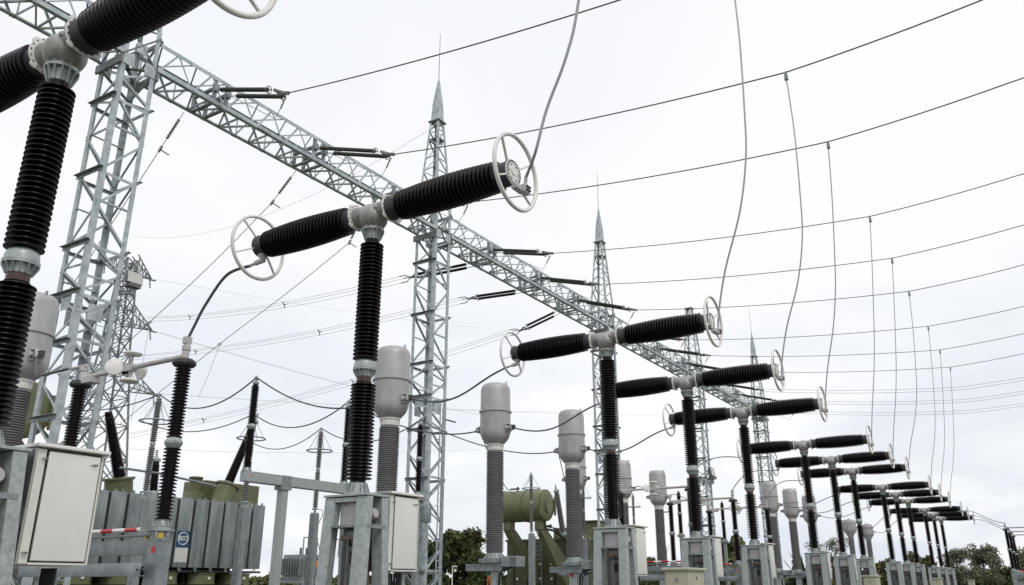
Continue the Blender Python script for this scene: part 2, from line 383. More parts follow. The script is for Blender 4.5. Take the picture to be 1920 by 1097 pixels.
        b = MB(); b.lathe([(.188, 0), (.188, .02)], (s * 2.511, 0, A), (s, 0, 0), 32); b.lathe([(.062, 0), (.062, .012)], (s * 2.5315, 0, A + .02), (s, 0, 0), 20)
        pl = b.build("end_plate", M['white'], t)
        b = MB(); b.bolts((s * 2.53, 0, A), (1, 0, 0), .168, 24, .011, .014); b.bolts((s * 2.53, 0, A), (1, 0, 0), .12, 6, .009, .012); b.build("bolt", M['boltdark'], pl)
        b = MB(); b.torus((s * 2.57, 0, A - .005), (1, 0, 0), .545, .03, 56, 12)
        rg = b.build("corona_ring", M['white'], t)
        for q in (35, 133, 208, 318):
            d = V((0, math.cos(R(q)), math.sin(R(q)))); c0 = V((s * 2.50, 0, A))
            b = MB(); b.bar(c0 + d * .16, V((s * 2.57, 0, A)) + d * .53, .022, .034, up=(1, 0, 0))
            b.build("ring_spoke", M['white'], rg)
        # terminal below the end plate
        if s > 0:
            b = MB(); b.box(2.50, -.02, A - .245, 2.60, .22, A - .175); b.box(2.54, .14, A - .25, 2.64, .27, A - .13); b.cyl((2.6, .2, A - .14), (2.61, .2, A - .02), .026, 10)
            tm = b.build("line_terminal", M['mech'], t, bevel=.006)
            b = MB()
            for yy in (.16, .2, .24):
                b.lathe([(.014, -.02), (.014, .02)], (2.645, yy, A - .17), (1, 0, 0), 6, smooth=False); b.lathe([(.014, -.02), (.014, .02)], (2.645, yy, A - .22), (1, 0, 0), 6, smooth=False)
            b.build("bolt", M['boltdark'], tm)
        else:
            b = MB(); b.lathe([(.09, 0), (.075, .04), (.055, .07), (.055, .11)], (-2.43, 0, A - .17), (0, 0, -1), 16)
            b.tube([(-2.4, 0, A - .27), (-2.47, -.02, A - .285), (-2.56, -.03, A - .30)], .045, 10); b.tube([(-2.55, -.03, A - .30), (-2.68, -.04, A - .325)], .026, 8)
            b.build("line_terminal", M['mech'], t)
    return t
BL = ["black T-shaped breaker nearest the camera, cut off by the left edge of the frame",
      "largest breaker seen whole, its two black arms crossing in front of the long gantry beam",
      "first breaker right of the green conservator, in front of the third lattice tower",
      "breaker directly behind the beige kiosk, first after the one standing at the third lattice tower",
      "breaker with both white rings clear, next right of the one behind the beige kiosk",
      "breaker just right of the two slender grey transformers, first of the third group of three",
      "middle breaker of the third group of three, its base next to a bare tree",
      "last breaker of the third group of three, just left of a beige kiosk",
      "first breaker of the fourth group of three, left arm tip behind a column",
      "middle breaker of the fourth group of three, its arm overlapping the ones on both sides",
      "last breaker of the fourth group of three, the last with a wire dropping from above",
      "first breaker of the farthest group of three, near the treeline",
      "middle breaker of the farthest group of three, in front of the treeline",
      "farthest and smallest breaker, at the right end of the row before the treeline"]
br0 = make_breaker()
for i, y in enumerate(PH):
    o = br0 if i == 0 else dup(br0, (0, 0, 0))
    o.location = (ROWX, y, 0); o["label"] = BL[i]

# ------------------------------------------------------------ lattice gantry
GX, TW = -24.0, 1.25
TY = [13.5, 30.75, 50.3, 68.35, 88.0]
ZB, ZT = 18.40, 19.52
def lattice(mb, lo, hi, flip=False, w_=.06, face=0):
    """zig-zag bracing on the four faces between two square frames given as (half, z)"""
    h0, z0 = lo; h1, z1 = hi
    hm, zm = (h0 + h1) / 2, (z0 + z1) / 2
    for k in (face,):
        nx, ny = ((1, 0), (0, 1), (-1, 0), (0, -1))[k]; tx, ty = -ny, nx
        sg = 1 if (k + flip) % 2 else -1
        def P(h, s, z): return V((nx * h + tx * s * h, ny * h + ty * s * h, z))
        nrm = V((nx, ny, 0)); tg = V((tx, ty, 0))
        a, m_, b = P(h0 - .01, sg, z0), P(hm - .01, -sg, zm), P(h1 - .01, sg, z1)
        for p, q in ((a, m_), (m_, b)):
            d = (q - p).normalized(); side = d.cross(nrm).normalized()
            mb.angle(p, q, w_, .008, side, -nrm)
def make_tower():
    t = thing("gantry_tower", "", "lattice tower", (0, 0, 0), "galvanised lattice towers carrying the gantry beams")
    h = TW / 2
    for sx in (-1, 1):
        for sy in (-1, 1):
            b = MB()
            b.angle((sx * h, sy * h, 0), (sx * h, sy * h, 9.6), .19, .02, (-sx, 0, 0), (0, -sy, 0))
            b.angle((sx * h, sy * h, 9.6), (sx * h, sy * h, 19.9), .165, .016, (-sx, 0, 0), (0, -sy, 0))
            b.angle((sx * h, sy * h, 19.9), (sx * .27, sy * .27, 25.0), .12, .012, (-sx, 0, 0), (0, -sy, 0))
            for z in (9.35, 9.5, 9.7, 9.85):
                b.lathe([(.018, -.012), (.018, .012)], (sx * (h + .005), sy * (h - .05), z), (1, 0, 0), 6, smooth=False)
                b.lathe([(.018, -.012), (.018, .012)], (sx * (h + .005), sy * (h - .12), z), (1, 0, 0), 6, smooth=False)
            b.build("leg", M['steel'], t)
    lev = [0, 2.2, 4.25, 6.25, 8.5, 10.05, 11.65, 14.15, 16.85, 18.2]
    up = [(h, 19.9), (.53, 21.3), (.43, 22.7), (.345, 24.0), (.27, 25.0)]
    for face in range(4):
        b = MB()
        for i in range(len(lev) - 1): lattice(b, (h, lev[i]), (h, lev[i + 1]), i % 2 == 0, .075, face)
        b.build("bracing", M['steel'], t)
        b = MB()
        for i in range(4): lattice(b, up[i], up[i + 1], i % 2 == 0, .055, face)
        b.build("bracing", M['steel'], t)
    for z in (2.2, 6.25, 8.5, 10.05, 11.65, 14.15, 16.85):
        for s in (-1, 1):
            b = MB(); e_ = .1 if z > 9 else .04
            b.angle((-h - e_, s * (h + .012), z), (h + e_, s * (h + .012), z), .13, .012, (0, 0, -1), (0, s, 0)); b.build("horizontal_strut", M['dull'], t)
            b = MB(); b.angle((s * (h + .004), -h, z + (.06 if z < 9 else -.12)), (s * (h + .004), h, z + (.06 if z < 9 else -.12)), .1, .01, (0, 0, -1), (-s, 0, 0)); b.build("horizontal_strut", M['steel'], t)
            if z > 11:
                b = MB(); b.angle((s * (h - .012), -h, z - 1.15), (s * (h - .012), h, z - 1.15), .06, .008, (0, 0, 1), (-s, 0, 0)); b.build("horizontal_strut", M['steel'], t)
    for s in (-1, 1):
        b = MB(); b.box(s * .05 - .24, s * (h - .035) - .01, 9.5, s * .05 + .24, s * (h - .035) + .01, 10.0); b.build("gusset_plate", M['steel'], t); b = MB()
        b.box(s * (h - .035) - .01, -.24, 9.2, s * (h - .035) + .01, .24, 9.7)
        b.build("gusset_plate", M['steel'], t); b = MB()
        b.box(s * (h + .02) - .008, -h + .02, 18.05, s * (h + .02) + .008, -h + .42, 18.5); b.build("gusset_plate", M['steel'], t); b = MB(); b.box(s * (h + .02) - .008, h - .42, 18.05, s * (h + .02) + .008, h - .02, 18.5); b.build("gusset_plate", M['steel'], t); b = MB()
        b.box(s * (h + .02) - .008, -.2, 18.7, s * (h + .02) + .008, .2, 19.1)
        b.build("gusset_plate", M['steel'], t)
    b = MB()                                                     # deep channels the beams sit on; underside shade put into their darker steel
    for s in (-1, 1):
        b.box(-h - .1, s * (h + .015), 18.0, h + .1, s * (h + .095), 18.3)
        b.box(-h - .02, s * (h + .03), 19.5, h + .02, s * (h + .1), 19.66)
        b.bar((-h, s * (h - .03), 18.35), (h, -s * (h - .03), 18.35), .1, .06); b.bar((s * h, -h, 18.4), (s * h, h, 19.7), .06, .06)
        b.bar((s * h, h, 18.4), (s * h, -h, 19.66), .06, .05); b.bar((-h, s * h, 18.4), (h, s * h, 19.66), .06, .06); b.bar((h, s * (h - .06), 18.4), (-h, s * (h - .06), 19.66), .06, .06)
    b.build("beam_seat", M['steel_far'], t)
    b = MB(); b.box(-.36, -.36, 25.0, .36, .36, 25.05); b.build("platform_plate", M['dull'], t)
    b = MB(); b.box(-.35, -.35, 23.9, .35, .35, 23.95); b.build("platform_plate", M['dull'], t)
    b = MB(); b.taper((0, 0, 25.05), (0, 0, 26.1), .5, .5, .42, .42); b.taper((0, 0, 26.101), (0, 0, 27.65), .42, .42, .09, .09)
    b.build("spire", M['steel'], t, bevel=.01)
    b = MB(); b.cyl((0, 0, 27.6), (0, 0, 30.7), .024, 8, .014); b.build("lightning_rod", M['dull'], t)
    b = MB()                                                     # climbing ladder
    for y in (-.02, .38): b.bar((h + .16, y, 1.0), (h + .16, y, 9.7), .05, .03, up=(0, 1, 0))
    for k in range(30): b.cyl((h + .16, -.02, 1.2 + k * .29), (h + .16, .38, 1.2 + k * .29), .012, 6)
    for z in (2, 5, 8): b.bar((h, -.02, z), (h + .16, -.02, z), .04, .03); b.bar((h, .38, z), (h + .16, .38, z), .04, .03)
    b.build("ladder", M['steel'], t)
    return t
TL = ["nearest lattice tower at the left, behind the closest breaker, with a floodlight and a ladder",
      "second lattice tower from the left with a slender spire, behind the largest whole breaker",
      "third lattice tower from the left with a spire, rising behind the breaker at mid picture",
      "flat-topped lattice tower without a spire, fourth from the left",
      "farthest lattice tower with a thin spire, at the end of the gantry"]
tw0 = make_tower()
for i, y in enumerate(TY):
    o = tw0 if i == 0 else dup(tw0, (0, 0, 0), skip=(("spire", "lightning_rod", "ladder") if i == 3 else ("ladder",) if i > 1 else ()))
    o.location = (GX, y, 0); o["label"] = TL[i]

XN, XF = -23.32, -24.66
def make_beam(y0, y1, ys, label, npan):
    t = thing("gantry_beam", label, "gantry beam", (GX, y0, 0), "lattice beams spanning between the gantry towers")
    n_, f_ = XN - GX, XF - GX; L_ = y1 - y0
    for x, z, dx, dz, w_ in ((n_, ZB, -1, 1, .165), (n_, ZT, -1, -1, .15), (f_, ZB, 1, 1, .15), (f_, ZT, 1, -1, .13)):
        b = MB(); b.angle((x, 0, z), (x, L_, z), w_, .014, (dx, 0, 0), (0, 0, dz)); b.build("chord", M['steel'], t)
    p = L_ / npan
    for x, s_ in ((n_ - .016, -1), (f_ + .016, 1)):               # side faces
        b = MB()
        for i in range(npan):
            a0, a1 = i * p, (i + 1) * p; am = (a0 + a1) / 2
            if s_ > 0: b.angle((x + .012, a0 + .1, ZB), (x + .012, a0 + .1, ZT), .06, .007, (0, 1, 0), (s_, 0, 0))
            b.angle((x, a0, ZB), (x, am, ZT), .07, .007, (0, .7, -.7), (s_, 0, 0)); b.angle((x, am, ZT), (x, a1, ZB), .07, .007, (0, -.7, -.7), (s_, 0, 0))
        b.build("bracing", M['steel'], t)
    for z, s_ in ((ZB + .016, 1), (ZT - .016, -1)):               # bottom and top faces
        b = MB()
        for i in range(npan):
            a0, a1 = i * p, (i + 1) * p; am = (a0 + a1) / 2
            b.angle((n_, a0, z), (f_, am, z), .065, .007, (0, 1, 0), (0, 0, s_)); b.angle((f_, am, z), (n_, a1, z), .065, .007, (0, 1, 0), (0, 0, s_))
            if s_ > 0: b.angle((n_, am, z + .012), (f_, am, z + .012), .06, .007, (0, 1, 0), (0, 0, s_))
        b.build("bracing", M['steel'], t)
    for y in ys:                                                  # doubled posts and cross channels that hold the insulator strings
        for d in (-.27, .27):
            b = MB()
            for x in (n_ - .085, f_ + .085): b.box(x - .06, y - y0 + d - .06, ZB + .03, x + .06, y - y0 + d + .06, ZT - .02)
            b.box(f_ + .146, y - y0 + d - .07, ZB + .03, n_ - .146, y - y0 + d + .07, ZB + .09)
            b.box(f_ + .146, y - y0 + d - .06, ZB + .62, n_ - .146, y - y0 + d + .06, ZB + .72)
            b.box(n_ - .024, y - y0 + d - .1, ZB + .5, n_ + .05, y - y0 + d + .1, ZB + .8)
            b.build("string_bracket", M['dull'], t)
    for k in (.3, .72):
        b = MB(); b.box(n_ + .002, L_ * k - .35, ZB + .01, n_ + .016, L_ * k + .35, ZB + .12)
        for q in range(6): b.lathe([(.016, 0), (.016, .025)], (n_ + .01, L_ * k - .28 + q * .11, ZB + .065), (1, 0, 0), 6, smooth=False)
        b.build("splice_plate", M['steel'], t)
    return t
hb = TW / 2 + .02
make_beam(-5.0, TY[0] - hb, [PH[0], PH[1]], "lattice beam entering at the top left corner, behind the nearest breaker's arm", 12)
make_beam(TY[0] + hb, TY[1] - hb, PH[2:5], "long lattice beam sloping from the nearest tower to the second tower behind the largest breaker", 11)
make_beam(TY[1] + hb, TY[2] - hb, PH[5:8], "lattice beam between the second and third lattice towers, over the dark insulator pairs", 12)
make_beam(TY[2] + hb, TY[3] - hb, PH[8:11], "lattice beam between the third tower and the flat-topped tower", 11)
make_beam(TY[3] + hb, TY[4] - hb, PH[11:14], "farthest lattice beam, between the flat-topped tower and the last spire tower", 12)

# floodlights fixed on towers
def floodlight(loc, label, s=1.0, rz=0.0):
    t = thing("floodlight", label, "floodlight", loc, "floodlights on the towers", rz)
    b = MB(); b.bar((-.35 * s, -.15 * s, 0), (.25 * s, .25 * s, 0), .16 * s, .2 * s); b.bar((.2 * s, .2 * s, .05 * s), (.2 * s, .2 * s, .24 * s), .3 * s, .06 * s, up=(1, 0, 0)); b.build("bracket", M['dull'], t)
    b = MB(); b.box(-.02 * s, -.08 * s, .22 * s, .4 * s, .5 * s, .4 * s); b.taper((.2 * s, .2 * s, .4 * s), (.2 * s, .2 * s, .44 * s), .3 * s, .4 * s); b.build("gear_box", M['cab_dark'], t, bevel=.01)
    b = MB(); b.add([V(q) * s for q in [(.02, -.14, .46), (.3, -.2, .42), (.3, .62, .42), (.02, .58, .46), (.02, -.14, .98), (.22, -.2, 1.02), (.22, .62, 1.02), (.02, .58, .98)]],
                    [(0, 3, 2, 1), (4, 5, 6, 7), (0, 1, 5, 4), (1, 2, 6, 5), (2, 3, 7, 6), (3, 0, 4, 7)])
    hd = b.build("lamp_housing", M['cab_dark'], t, bevel=.01)
    b = MB(); b.add([V(q) * s for q in [(.305, -.16, .46), (.305, .58, .46), (.233, .58, .98), (.233, -.16, .98)]], [(0, 1, 2, 3)]); b.build("lamp_glass", M['glass'], hd)
    b = MB(); b.tube([V(q) * s for q in [(.1, -.05, .25), (-.1, -.25, .2), (-.3, -.35, -.1), (-.3, -.3, -.35)]], .025 * s, 8); b.build("cable", M['black'], t)
    return t
p = at_x(233, 548, GX + TW / 2); floodlight((p.x + .05, p.y, p.z), "floodlight on a bracket on the right leg of the nearest lattice tower", .68)
p = at_x(1332, 905, GX + .7); floodlight((p.x, p.y - .3, p.z), "small floodlight on the flat-topped lattice tower, beside the breaker columns", 1.2)

# ------------------------------------------------------------ overhead line strings, conductors, downleads
def sag(p, q, s, n=20):
    p, q = V(p), V(q)
    return [p.lerp(q, i / n) - V((0, 0, 4 * s * (i / n) * (1 - i / n))) for i in range(n + 1)]
def bez(p, a, b, q, n=22):
    p, a, b, q = V(p), V(a), V(b), V(q); o = []
    for i in range(n + 1):
        t = i / n; u = 1 - t; o.append(p * u ** 3 + a * 3 * u * u * t + b * 3 * u * t * t + q * t ** 3)
    return o
def smooth_path(pts, n=8):
    pts = [V(p) for p in pts]; o = []
    for i in range(len(pts) - 1):
        p0, p1, p2, p3 = pts[max(i - 1, 0)], pts[i], pts[i + 1], pts[min(i + 2, len(pts) - 1)]
        for k in range(n):
            t = k / n
            o.append(0.5 * ((2 * p1) + (p2 - p0) * t + (2 * p0 - 5 * p1 + 4 * p2 - p3) * t * t + (3 * p1 - p0 - 3 * p2 + p3) * t ** 3))
    o.append(pts[-1]); return o
def wire(name, label, cat, pts, r, m, group=None):
    pts = [V(p) for p in pts]; b = MB(); o = pts[0].copy(); b.tube([p - o for p in pts], r, 6)
    return tag(b.build(name, m, loc=o), label, cat, group, "thing")

def string_mesh(t, p, q, gap, m, rings=True, r=.085):
    """two parallel composite insulators between p and q (local), along mostly X"""
    p, q = V(p), V(q); d = (q - p).normalized(); L_ = (q - p).length
    for s, sh in ((-1, 0.0), (1, 0.32)):
        o = V((0, s * gap / 2, 0)); k0 = .12 + sh; k1 = L_ - .75 + sh * .6
        b = MB(); b.lathe(sheds(r * .55, r, k0 + .1, k1, .05), p + o, d, 10); b.build("line_insulator", m, t)
        b = MB(); b.cyl(p + o, p + o + d * (k0 + .1), .02, 6); b.cyl(p + o + d * k1, p + o + d * (k1 + .16), .028, 6); b.build("end_fitting", M['bolt'], t)
        if rings:
            b = MB(); b.torus(p + o + d * (k1 + .03), d, .13, .016, 20, 6); b.bar(p + o + d * (k1 + .03) - V((0, 0, .13)), p + o + d * (k1 + .03) + V((0, 0, .13)), .02, .012, up=(0, 1, 0)); b.build("guard_ring", M['dull'], t)
    b = MB(); e0 = p + d * (L_ - .45)
    b.bar(e0 + V((0, -gap / 2, 0)), q - d * .1, .06, .09); b.bar(e0 + V((0, gap / 2, 0)), q - d * .1, .06, .09); b.bar(e0 + V((0, -gap / 2, 0)), e0 + V((0, gap / 2, 0)), .05, .07)
    b.bar(q - d * .25, q + d * .1, .07, .12); b.build("yoke_plate", M['cab_dark'], t)

LEND = {2: (-19.75, 17.75), 3: (-19.3, 17.62), 4: (-19.2, 17.62), 5: (-19.6, 18.05), 6: (-19.5, 17.9), 7: (-19.3, 17.65), 8: (-19.4, 17.9), 9: (-19.4, 17.9), 10: (-19.4, 17.8), 11: (-19.4, 17.9), 12: (-19.4, 17.9), 13: (-19.4, 17.8)}
ORD = {2: "third", 3: "fourth", 4: "fifth", 5: "sixth", 6: "seventh", 7: "eighth", 8: "ninth", 9: "tenth", 10: "eleventh", 11: "twelfth", 12: "thirteenth", 13: "farthest"}
TAPX = {1: -4.2, 2: -4.2, 3: -4.22, 4: -4.12, 5: -4.12, 6: -4.06, 7: -4.0, 8: -4.06, 9: -4.0, 10: -3.9}
TAPZ = {1: 16.1, 2: 16.1, 3: 15.93, 4: 16.07, 5: 16.4, 6: 16.24, 7: 16.0, 8: 16.4, 9: 16.08, 10: 16.05}
WHERE = {2: "topmost of the taut grey insulator pairs, just right of the nearest tower", 3: "grey insulator pair left of the second tower's spire section, above the largest breaker's arm",
         4: "grey insulator pair mostly hidden behind the largest breaker's right arm", 5: "first grey insulator pair right of the second tower",
         6: "middle grey insulator pair between the second and third towers", 7: "grey insulator pair passing in front of the third tower's legs",
         8: "first grey insulator pair beyond the third tower", 9: "middle grey insulator pair between the third and flat-topped towers", 10: "last grey insulator pair before the flat-topped tower",
         11: "first small insulator pair beyond the flat-topped tower", 12: "middle small insulator pair beyond the flat-topped tower", 13: "farthest insulator pair at the end of the gantry"}
for i in range(2, 14):
    y = PH[i]; ex, ez = LEND[i]
    t = thing("insulator_string", WHERE[i], "insulator string", (XN, y, 18.98), "tension insulator pairs on the beam")
    q = V((ex - XN, 0, ez - 18.98)); string_mesh(t, (.05, 0, 0), q, .5, M['rubber_ins'])
    b = MB(); hp = [q + V((-.12, .05, -.08)), q + V((-.35, .1, -.4)), q + V((-.62, .12, -.75))]
    b.lathe(sheds(.02, .05, 0, .45, .09), hp[0], hp[1] - hp[0], 8); b.tube([hp[0], hp[1], hp[2], (-.1 - .6, .15, ZT - 18.98)], .014, 6); b.build("jumper_insulator", M['dull'], t)
    st = V((ex, y, ez))
    cl = "%s overhead conductor counted from the top left, running right from its insulator pair" % ("first", "second", "third", "fourth", "fifth", "sixth", "seventh", "eighth", "ninth")[i - 2] if i < 11 else None
    if i <= 10:
        tp = V((TAPX[i], y, TAPZ[i]))
        pts = sag(st, tp, .22, 20)[:-1] + sag(tp, (1.4, y, TAPZ[i] + .42), .06, 10)[:-1] + sag((1.4, y, TAPZ[i] + .42), (14, y, 18.2), .15, 10)
        wire("overhead_conductor", cl, "overhead wire", pts, .021 if i < 5 else .019, M['wire'], "conductors strung across the yard")
    else:
        t2 = thing("twin_conductor", "%s of the three twin conductors low in the sky at the right" % ("highest", "middle", "lowest")[i - 11], "overhead wire", tuple(st), "twin conductors at the right")
        for dz in (-.12, .12):
            b = MB(); pts = sag(st + V((0, 0, dz)), (-4, y, 16.2 + dz), .2, 16)[:-1] + sag((-4, y, 16.2 + dz), (14, y, 18.0 + dz), .3, 14)
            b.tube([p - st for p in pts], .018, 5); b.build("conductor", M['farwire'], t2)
        b = MB(); b.bar(V((2.0 - i * .1, y, 16.45)) - st, V((2.0 - i * .1, y, 16.8)) - st, .09, .09); b.build("spacer", M['wire'], t2)

# downleads with their clamps
def downlead(i, pts, label):
    pts = [V(p) for p in pts]; o = pts[-1].copy()
    t = thing("downlead", label, "hanging wire", tuple(o), "wires dropping to the breakers")
    b = MB(); b.tube([p - o for p in smooth_path(pts)], .021 if i < 3 else .02 if i < 5 else .018, 6); b.build("cable", M['alwire'], t)
    if i > 1:
        k = pts[0] - o; b = MB(); b.box(k.x - .04, k.y - .035, k.z + .0, k.x + .04, k.y + .035, k.z + .12); b.box(k.x - .05, k.y - .05, k.z - .16, k.x + .05, k.y + .05, k.z - .02)
        b.build("clamp", M['dull'], t, bevel=.008)
base_pts = [(1473, 140), (1490, 245), (1503, 370), (1507, 440), (1500, 520), (1480, 605), (1472, 660), (1470, 692)]
b4 = [at_y(u, v, PH[3]) for u, v in base_pts]
zt, zb = b4[0].z, b4[-1].z
TX, TZ = ROWX + 2.605, 6.95 + .1
amp = {1: 1, 2: 1.0, 3: 1.0, 4: .55, 5: .25, 6: .3, 7: .7, 8: .55, 9: .45, 10: .45}
DL = {1: "thick pale wire hanging down to the largest breaker's right ring", 2: "pale wire dropping from the top edge to the mid-picture breaker's right ring",
      3: "wire hanging from the second conductor to the breaker behind the beige kiosk", 4: "wire hanging from the third conductor, right of the one with the strongest bend",
      5: "nearly straight wire hanging from the fourth conductor", 6: "nearly straight wire hanging from the fifth conductor", 7: "wire with a kink near its foot, hanging from the sixth conductor",
      8: "leftmost of the three closely spaced thin hanging wires at the right", 9: "middle of the three closely spaced thin hanging wires at the right", 10: "rightmost of the hanging wires, thin, above the farthest breakers"}
for i in range(2, 11):
    y = PH[i]; pts = []
    for p in b4:
        f = (p.z - zb) / (zt - zb); lin = b4[-1].x + (b4[0].x - b4[-1].x) * f
        pts.append(V((TX + (TAPX[i] - TX) * f + (p.x - lin) * amp[i], y + .2 * (1 - f), TZ + (TAPZ[i] - .1 - TZ) * f)))
    downlead(i, pts, DL[i])
y = PH[1]
pp = [at_y(u, v, y) for u, v in [(1085, 0), (1062, 105), (1025, 205), (1004, 285), (995, 335)]]
pp[-1] = V((TX, y + .2, TZ))
downlead(1, [pp[0] + V((.35, 0, 2.4))] + pp, DL[1])

# ------------------------------------------------------------ line side: dark tension pairs and triple bundles to the pylon
PYL = V((-66, 40.4, 0))
dark = [(5, (770, 520), (280, 590)), (6, (880, 560), (280, 665)), (7, (975, 620), (800, 668))]
DW = {5: "upper dark insulator pair, seen through the second tower", 6: "middle dark insulator pair hanging left below the beam", 7: "lowest dark insulator pair, behind the mid-picture breaker's left ring"}
for i, e1, e2 in dark:
    y = PH[i]; q = at_y(*e1, y); st = V((XF, y, ZB + .05)); t = thing("insulator_string", DW[i], "insulator string", tuple(st), "tension insulator pairs on the beam")
    string_mesh(t, (-.05, 0, 0), q - st, .5, M['dark_ins'], r=.085)
    b = MB(); d = V((-1, 0, -.1)); e0 = q - st
    for dy, dz in ((-.2, .12), (.2, .12), (0, -.22)):
        b.tube([e0, e0 + V((-.25, dy * .8, dz)), e0 + V((-.7, dy, dz))], .03, 6)
    b.build("bundle_yoke", M['dull'], t)
    far = at_x(*{5: (272, 598), 6: (250, 670), 7: (233, 818)}[i], -66)
    tb = thing("bundle_conductor", {5: "uppermost triple bundle of thin wires running left from the beam", 6: "middle triple bundle of thin wires running left from the beam", 7: "lowest triple bundle of thin wires, passing behind the mid-picture breaker"}[i], "overhead wire", tuple(q), "triple bundles on the line side")
    for dy, dz in ((-.2, .12), (.2, .12), (0, -.22)):
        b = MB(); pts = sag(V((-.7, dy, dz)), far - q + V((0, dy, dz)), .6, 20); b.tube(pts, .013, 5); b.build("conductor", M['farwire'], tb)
    b = MB()
    for f in (.35, .75):
        c = sag(V((-.7, 0, 0)), far - q, .6, 20)[int(f * 20)]
        for dy, dz in ((-.2, .12), (.2, .12), (0, -.22)): b.bar(c, c + V((0, dy * 1.1, dz * 1.1)), .05, .05)
    b.build("spacer", M['wire'], tb)
    # bundle droppers
    if i < 7:
        tb = thing("bundle_dropper", {5: "faint bundle of thin wires dropping from the middle of the sky past the second tower", 6: "faint triple wires dropping behind the grey measuring transformers"}[i], "overhead wire", tuple(q), "droppers on the line side")
        for k, dy in enumerate((-.25, .0, .3)):
            b = MB(); b.tube(sag(V((-.75, dy, -.2)), V((-2.2 + k * .1, dy + 1.5, -11.5)), .0, 2)[:1] + bez(V((-.75, dy, -.2)), V((-.9, dy, -5)), V((-1.5, dy + .5, -9)), V((-3.5, dy + 5.5, -12.5))), .012, 5); b.build("conductor", M['farwire'], tb)
        b = MB(); b.bar(V((-1.4, -.3, -7.6)), V((-1.4, .75, -7.6)), .06, .08); b.build("spacer", M['wire'], tb)

# single suspension insulators with leads going down behind the first bay
SL = ["slack lead with a ribbed insulator hanging below the beam close to the nearest tower", "long slanting lead from the beam passing behind the largest breaker's left ring", "slanting lead from the beam ending above the black post with the scissor contact"]
data = [(PH[2], [(345, 210), (300, 280), (258, 345), (190, 450), (120, 560)], None),
        (PH[3], [(555, 320), (510, 380), (400, 492), (281, 604), (150, 725)], ((281, 604), (245, 790))),
        (PH[4], [(668, 428), (655, 455), (540, 548), (412, 645), (225, 795)], ((412, 645), (372, 745)))]
for k, (y, pl, drop) in enumerate(data):
    w_ = [at_y(u, v, y) for u, v in pl]; o = V((w_[0].x, y, w_[0].z)); w_ = [p - o for p in w_]
    t = thing("slack_lead", SL[k], "overhead wire", tuple(o), "slanting leads behind the beam")
    d = (w_[1] - w_[0]); b = MB(); b.lathe(sheds(.025, .075, d.length * .2, d.length * .72, .085), w_[0], d, 10); b.build("line_insulator", M['rubber_ins'], t)
    b = MB(); b.cyl(w_[0], w_[0] + d * .22, .014, 6); b.cyl(w_[0] + d * .7, w_[1], .016, 6)
    c = w_[1]; dn = d.normalized(); b.lathe(sheds(.015, .04, .05, .42, .06), c, V((.6, .6, -.5)), 8); b.bar(c - dn * .15, c + dn * .12, .06, .1); b.build("end_fitting", M['bolt'], t)
    b = MB(); b.tube(smooth_path(w_[1:]), .016, 6); b.build("conductor", M['wire'], t)
    if drop:
        a, z = at_y(*drop[0], y) - o, at_y(*drop[1], y) - o
        b = MB(); b.tube([a, a.lerp(z, .5) + V((.08, 0, 0)), z], .012, 5); b.bar(a - V((.12, 0, 0)), a + V((.12, 0, 0)), .08, .1); b.build("drop_wire", M['farwire'], t)

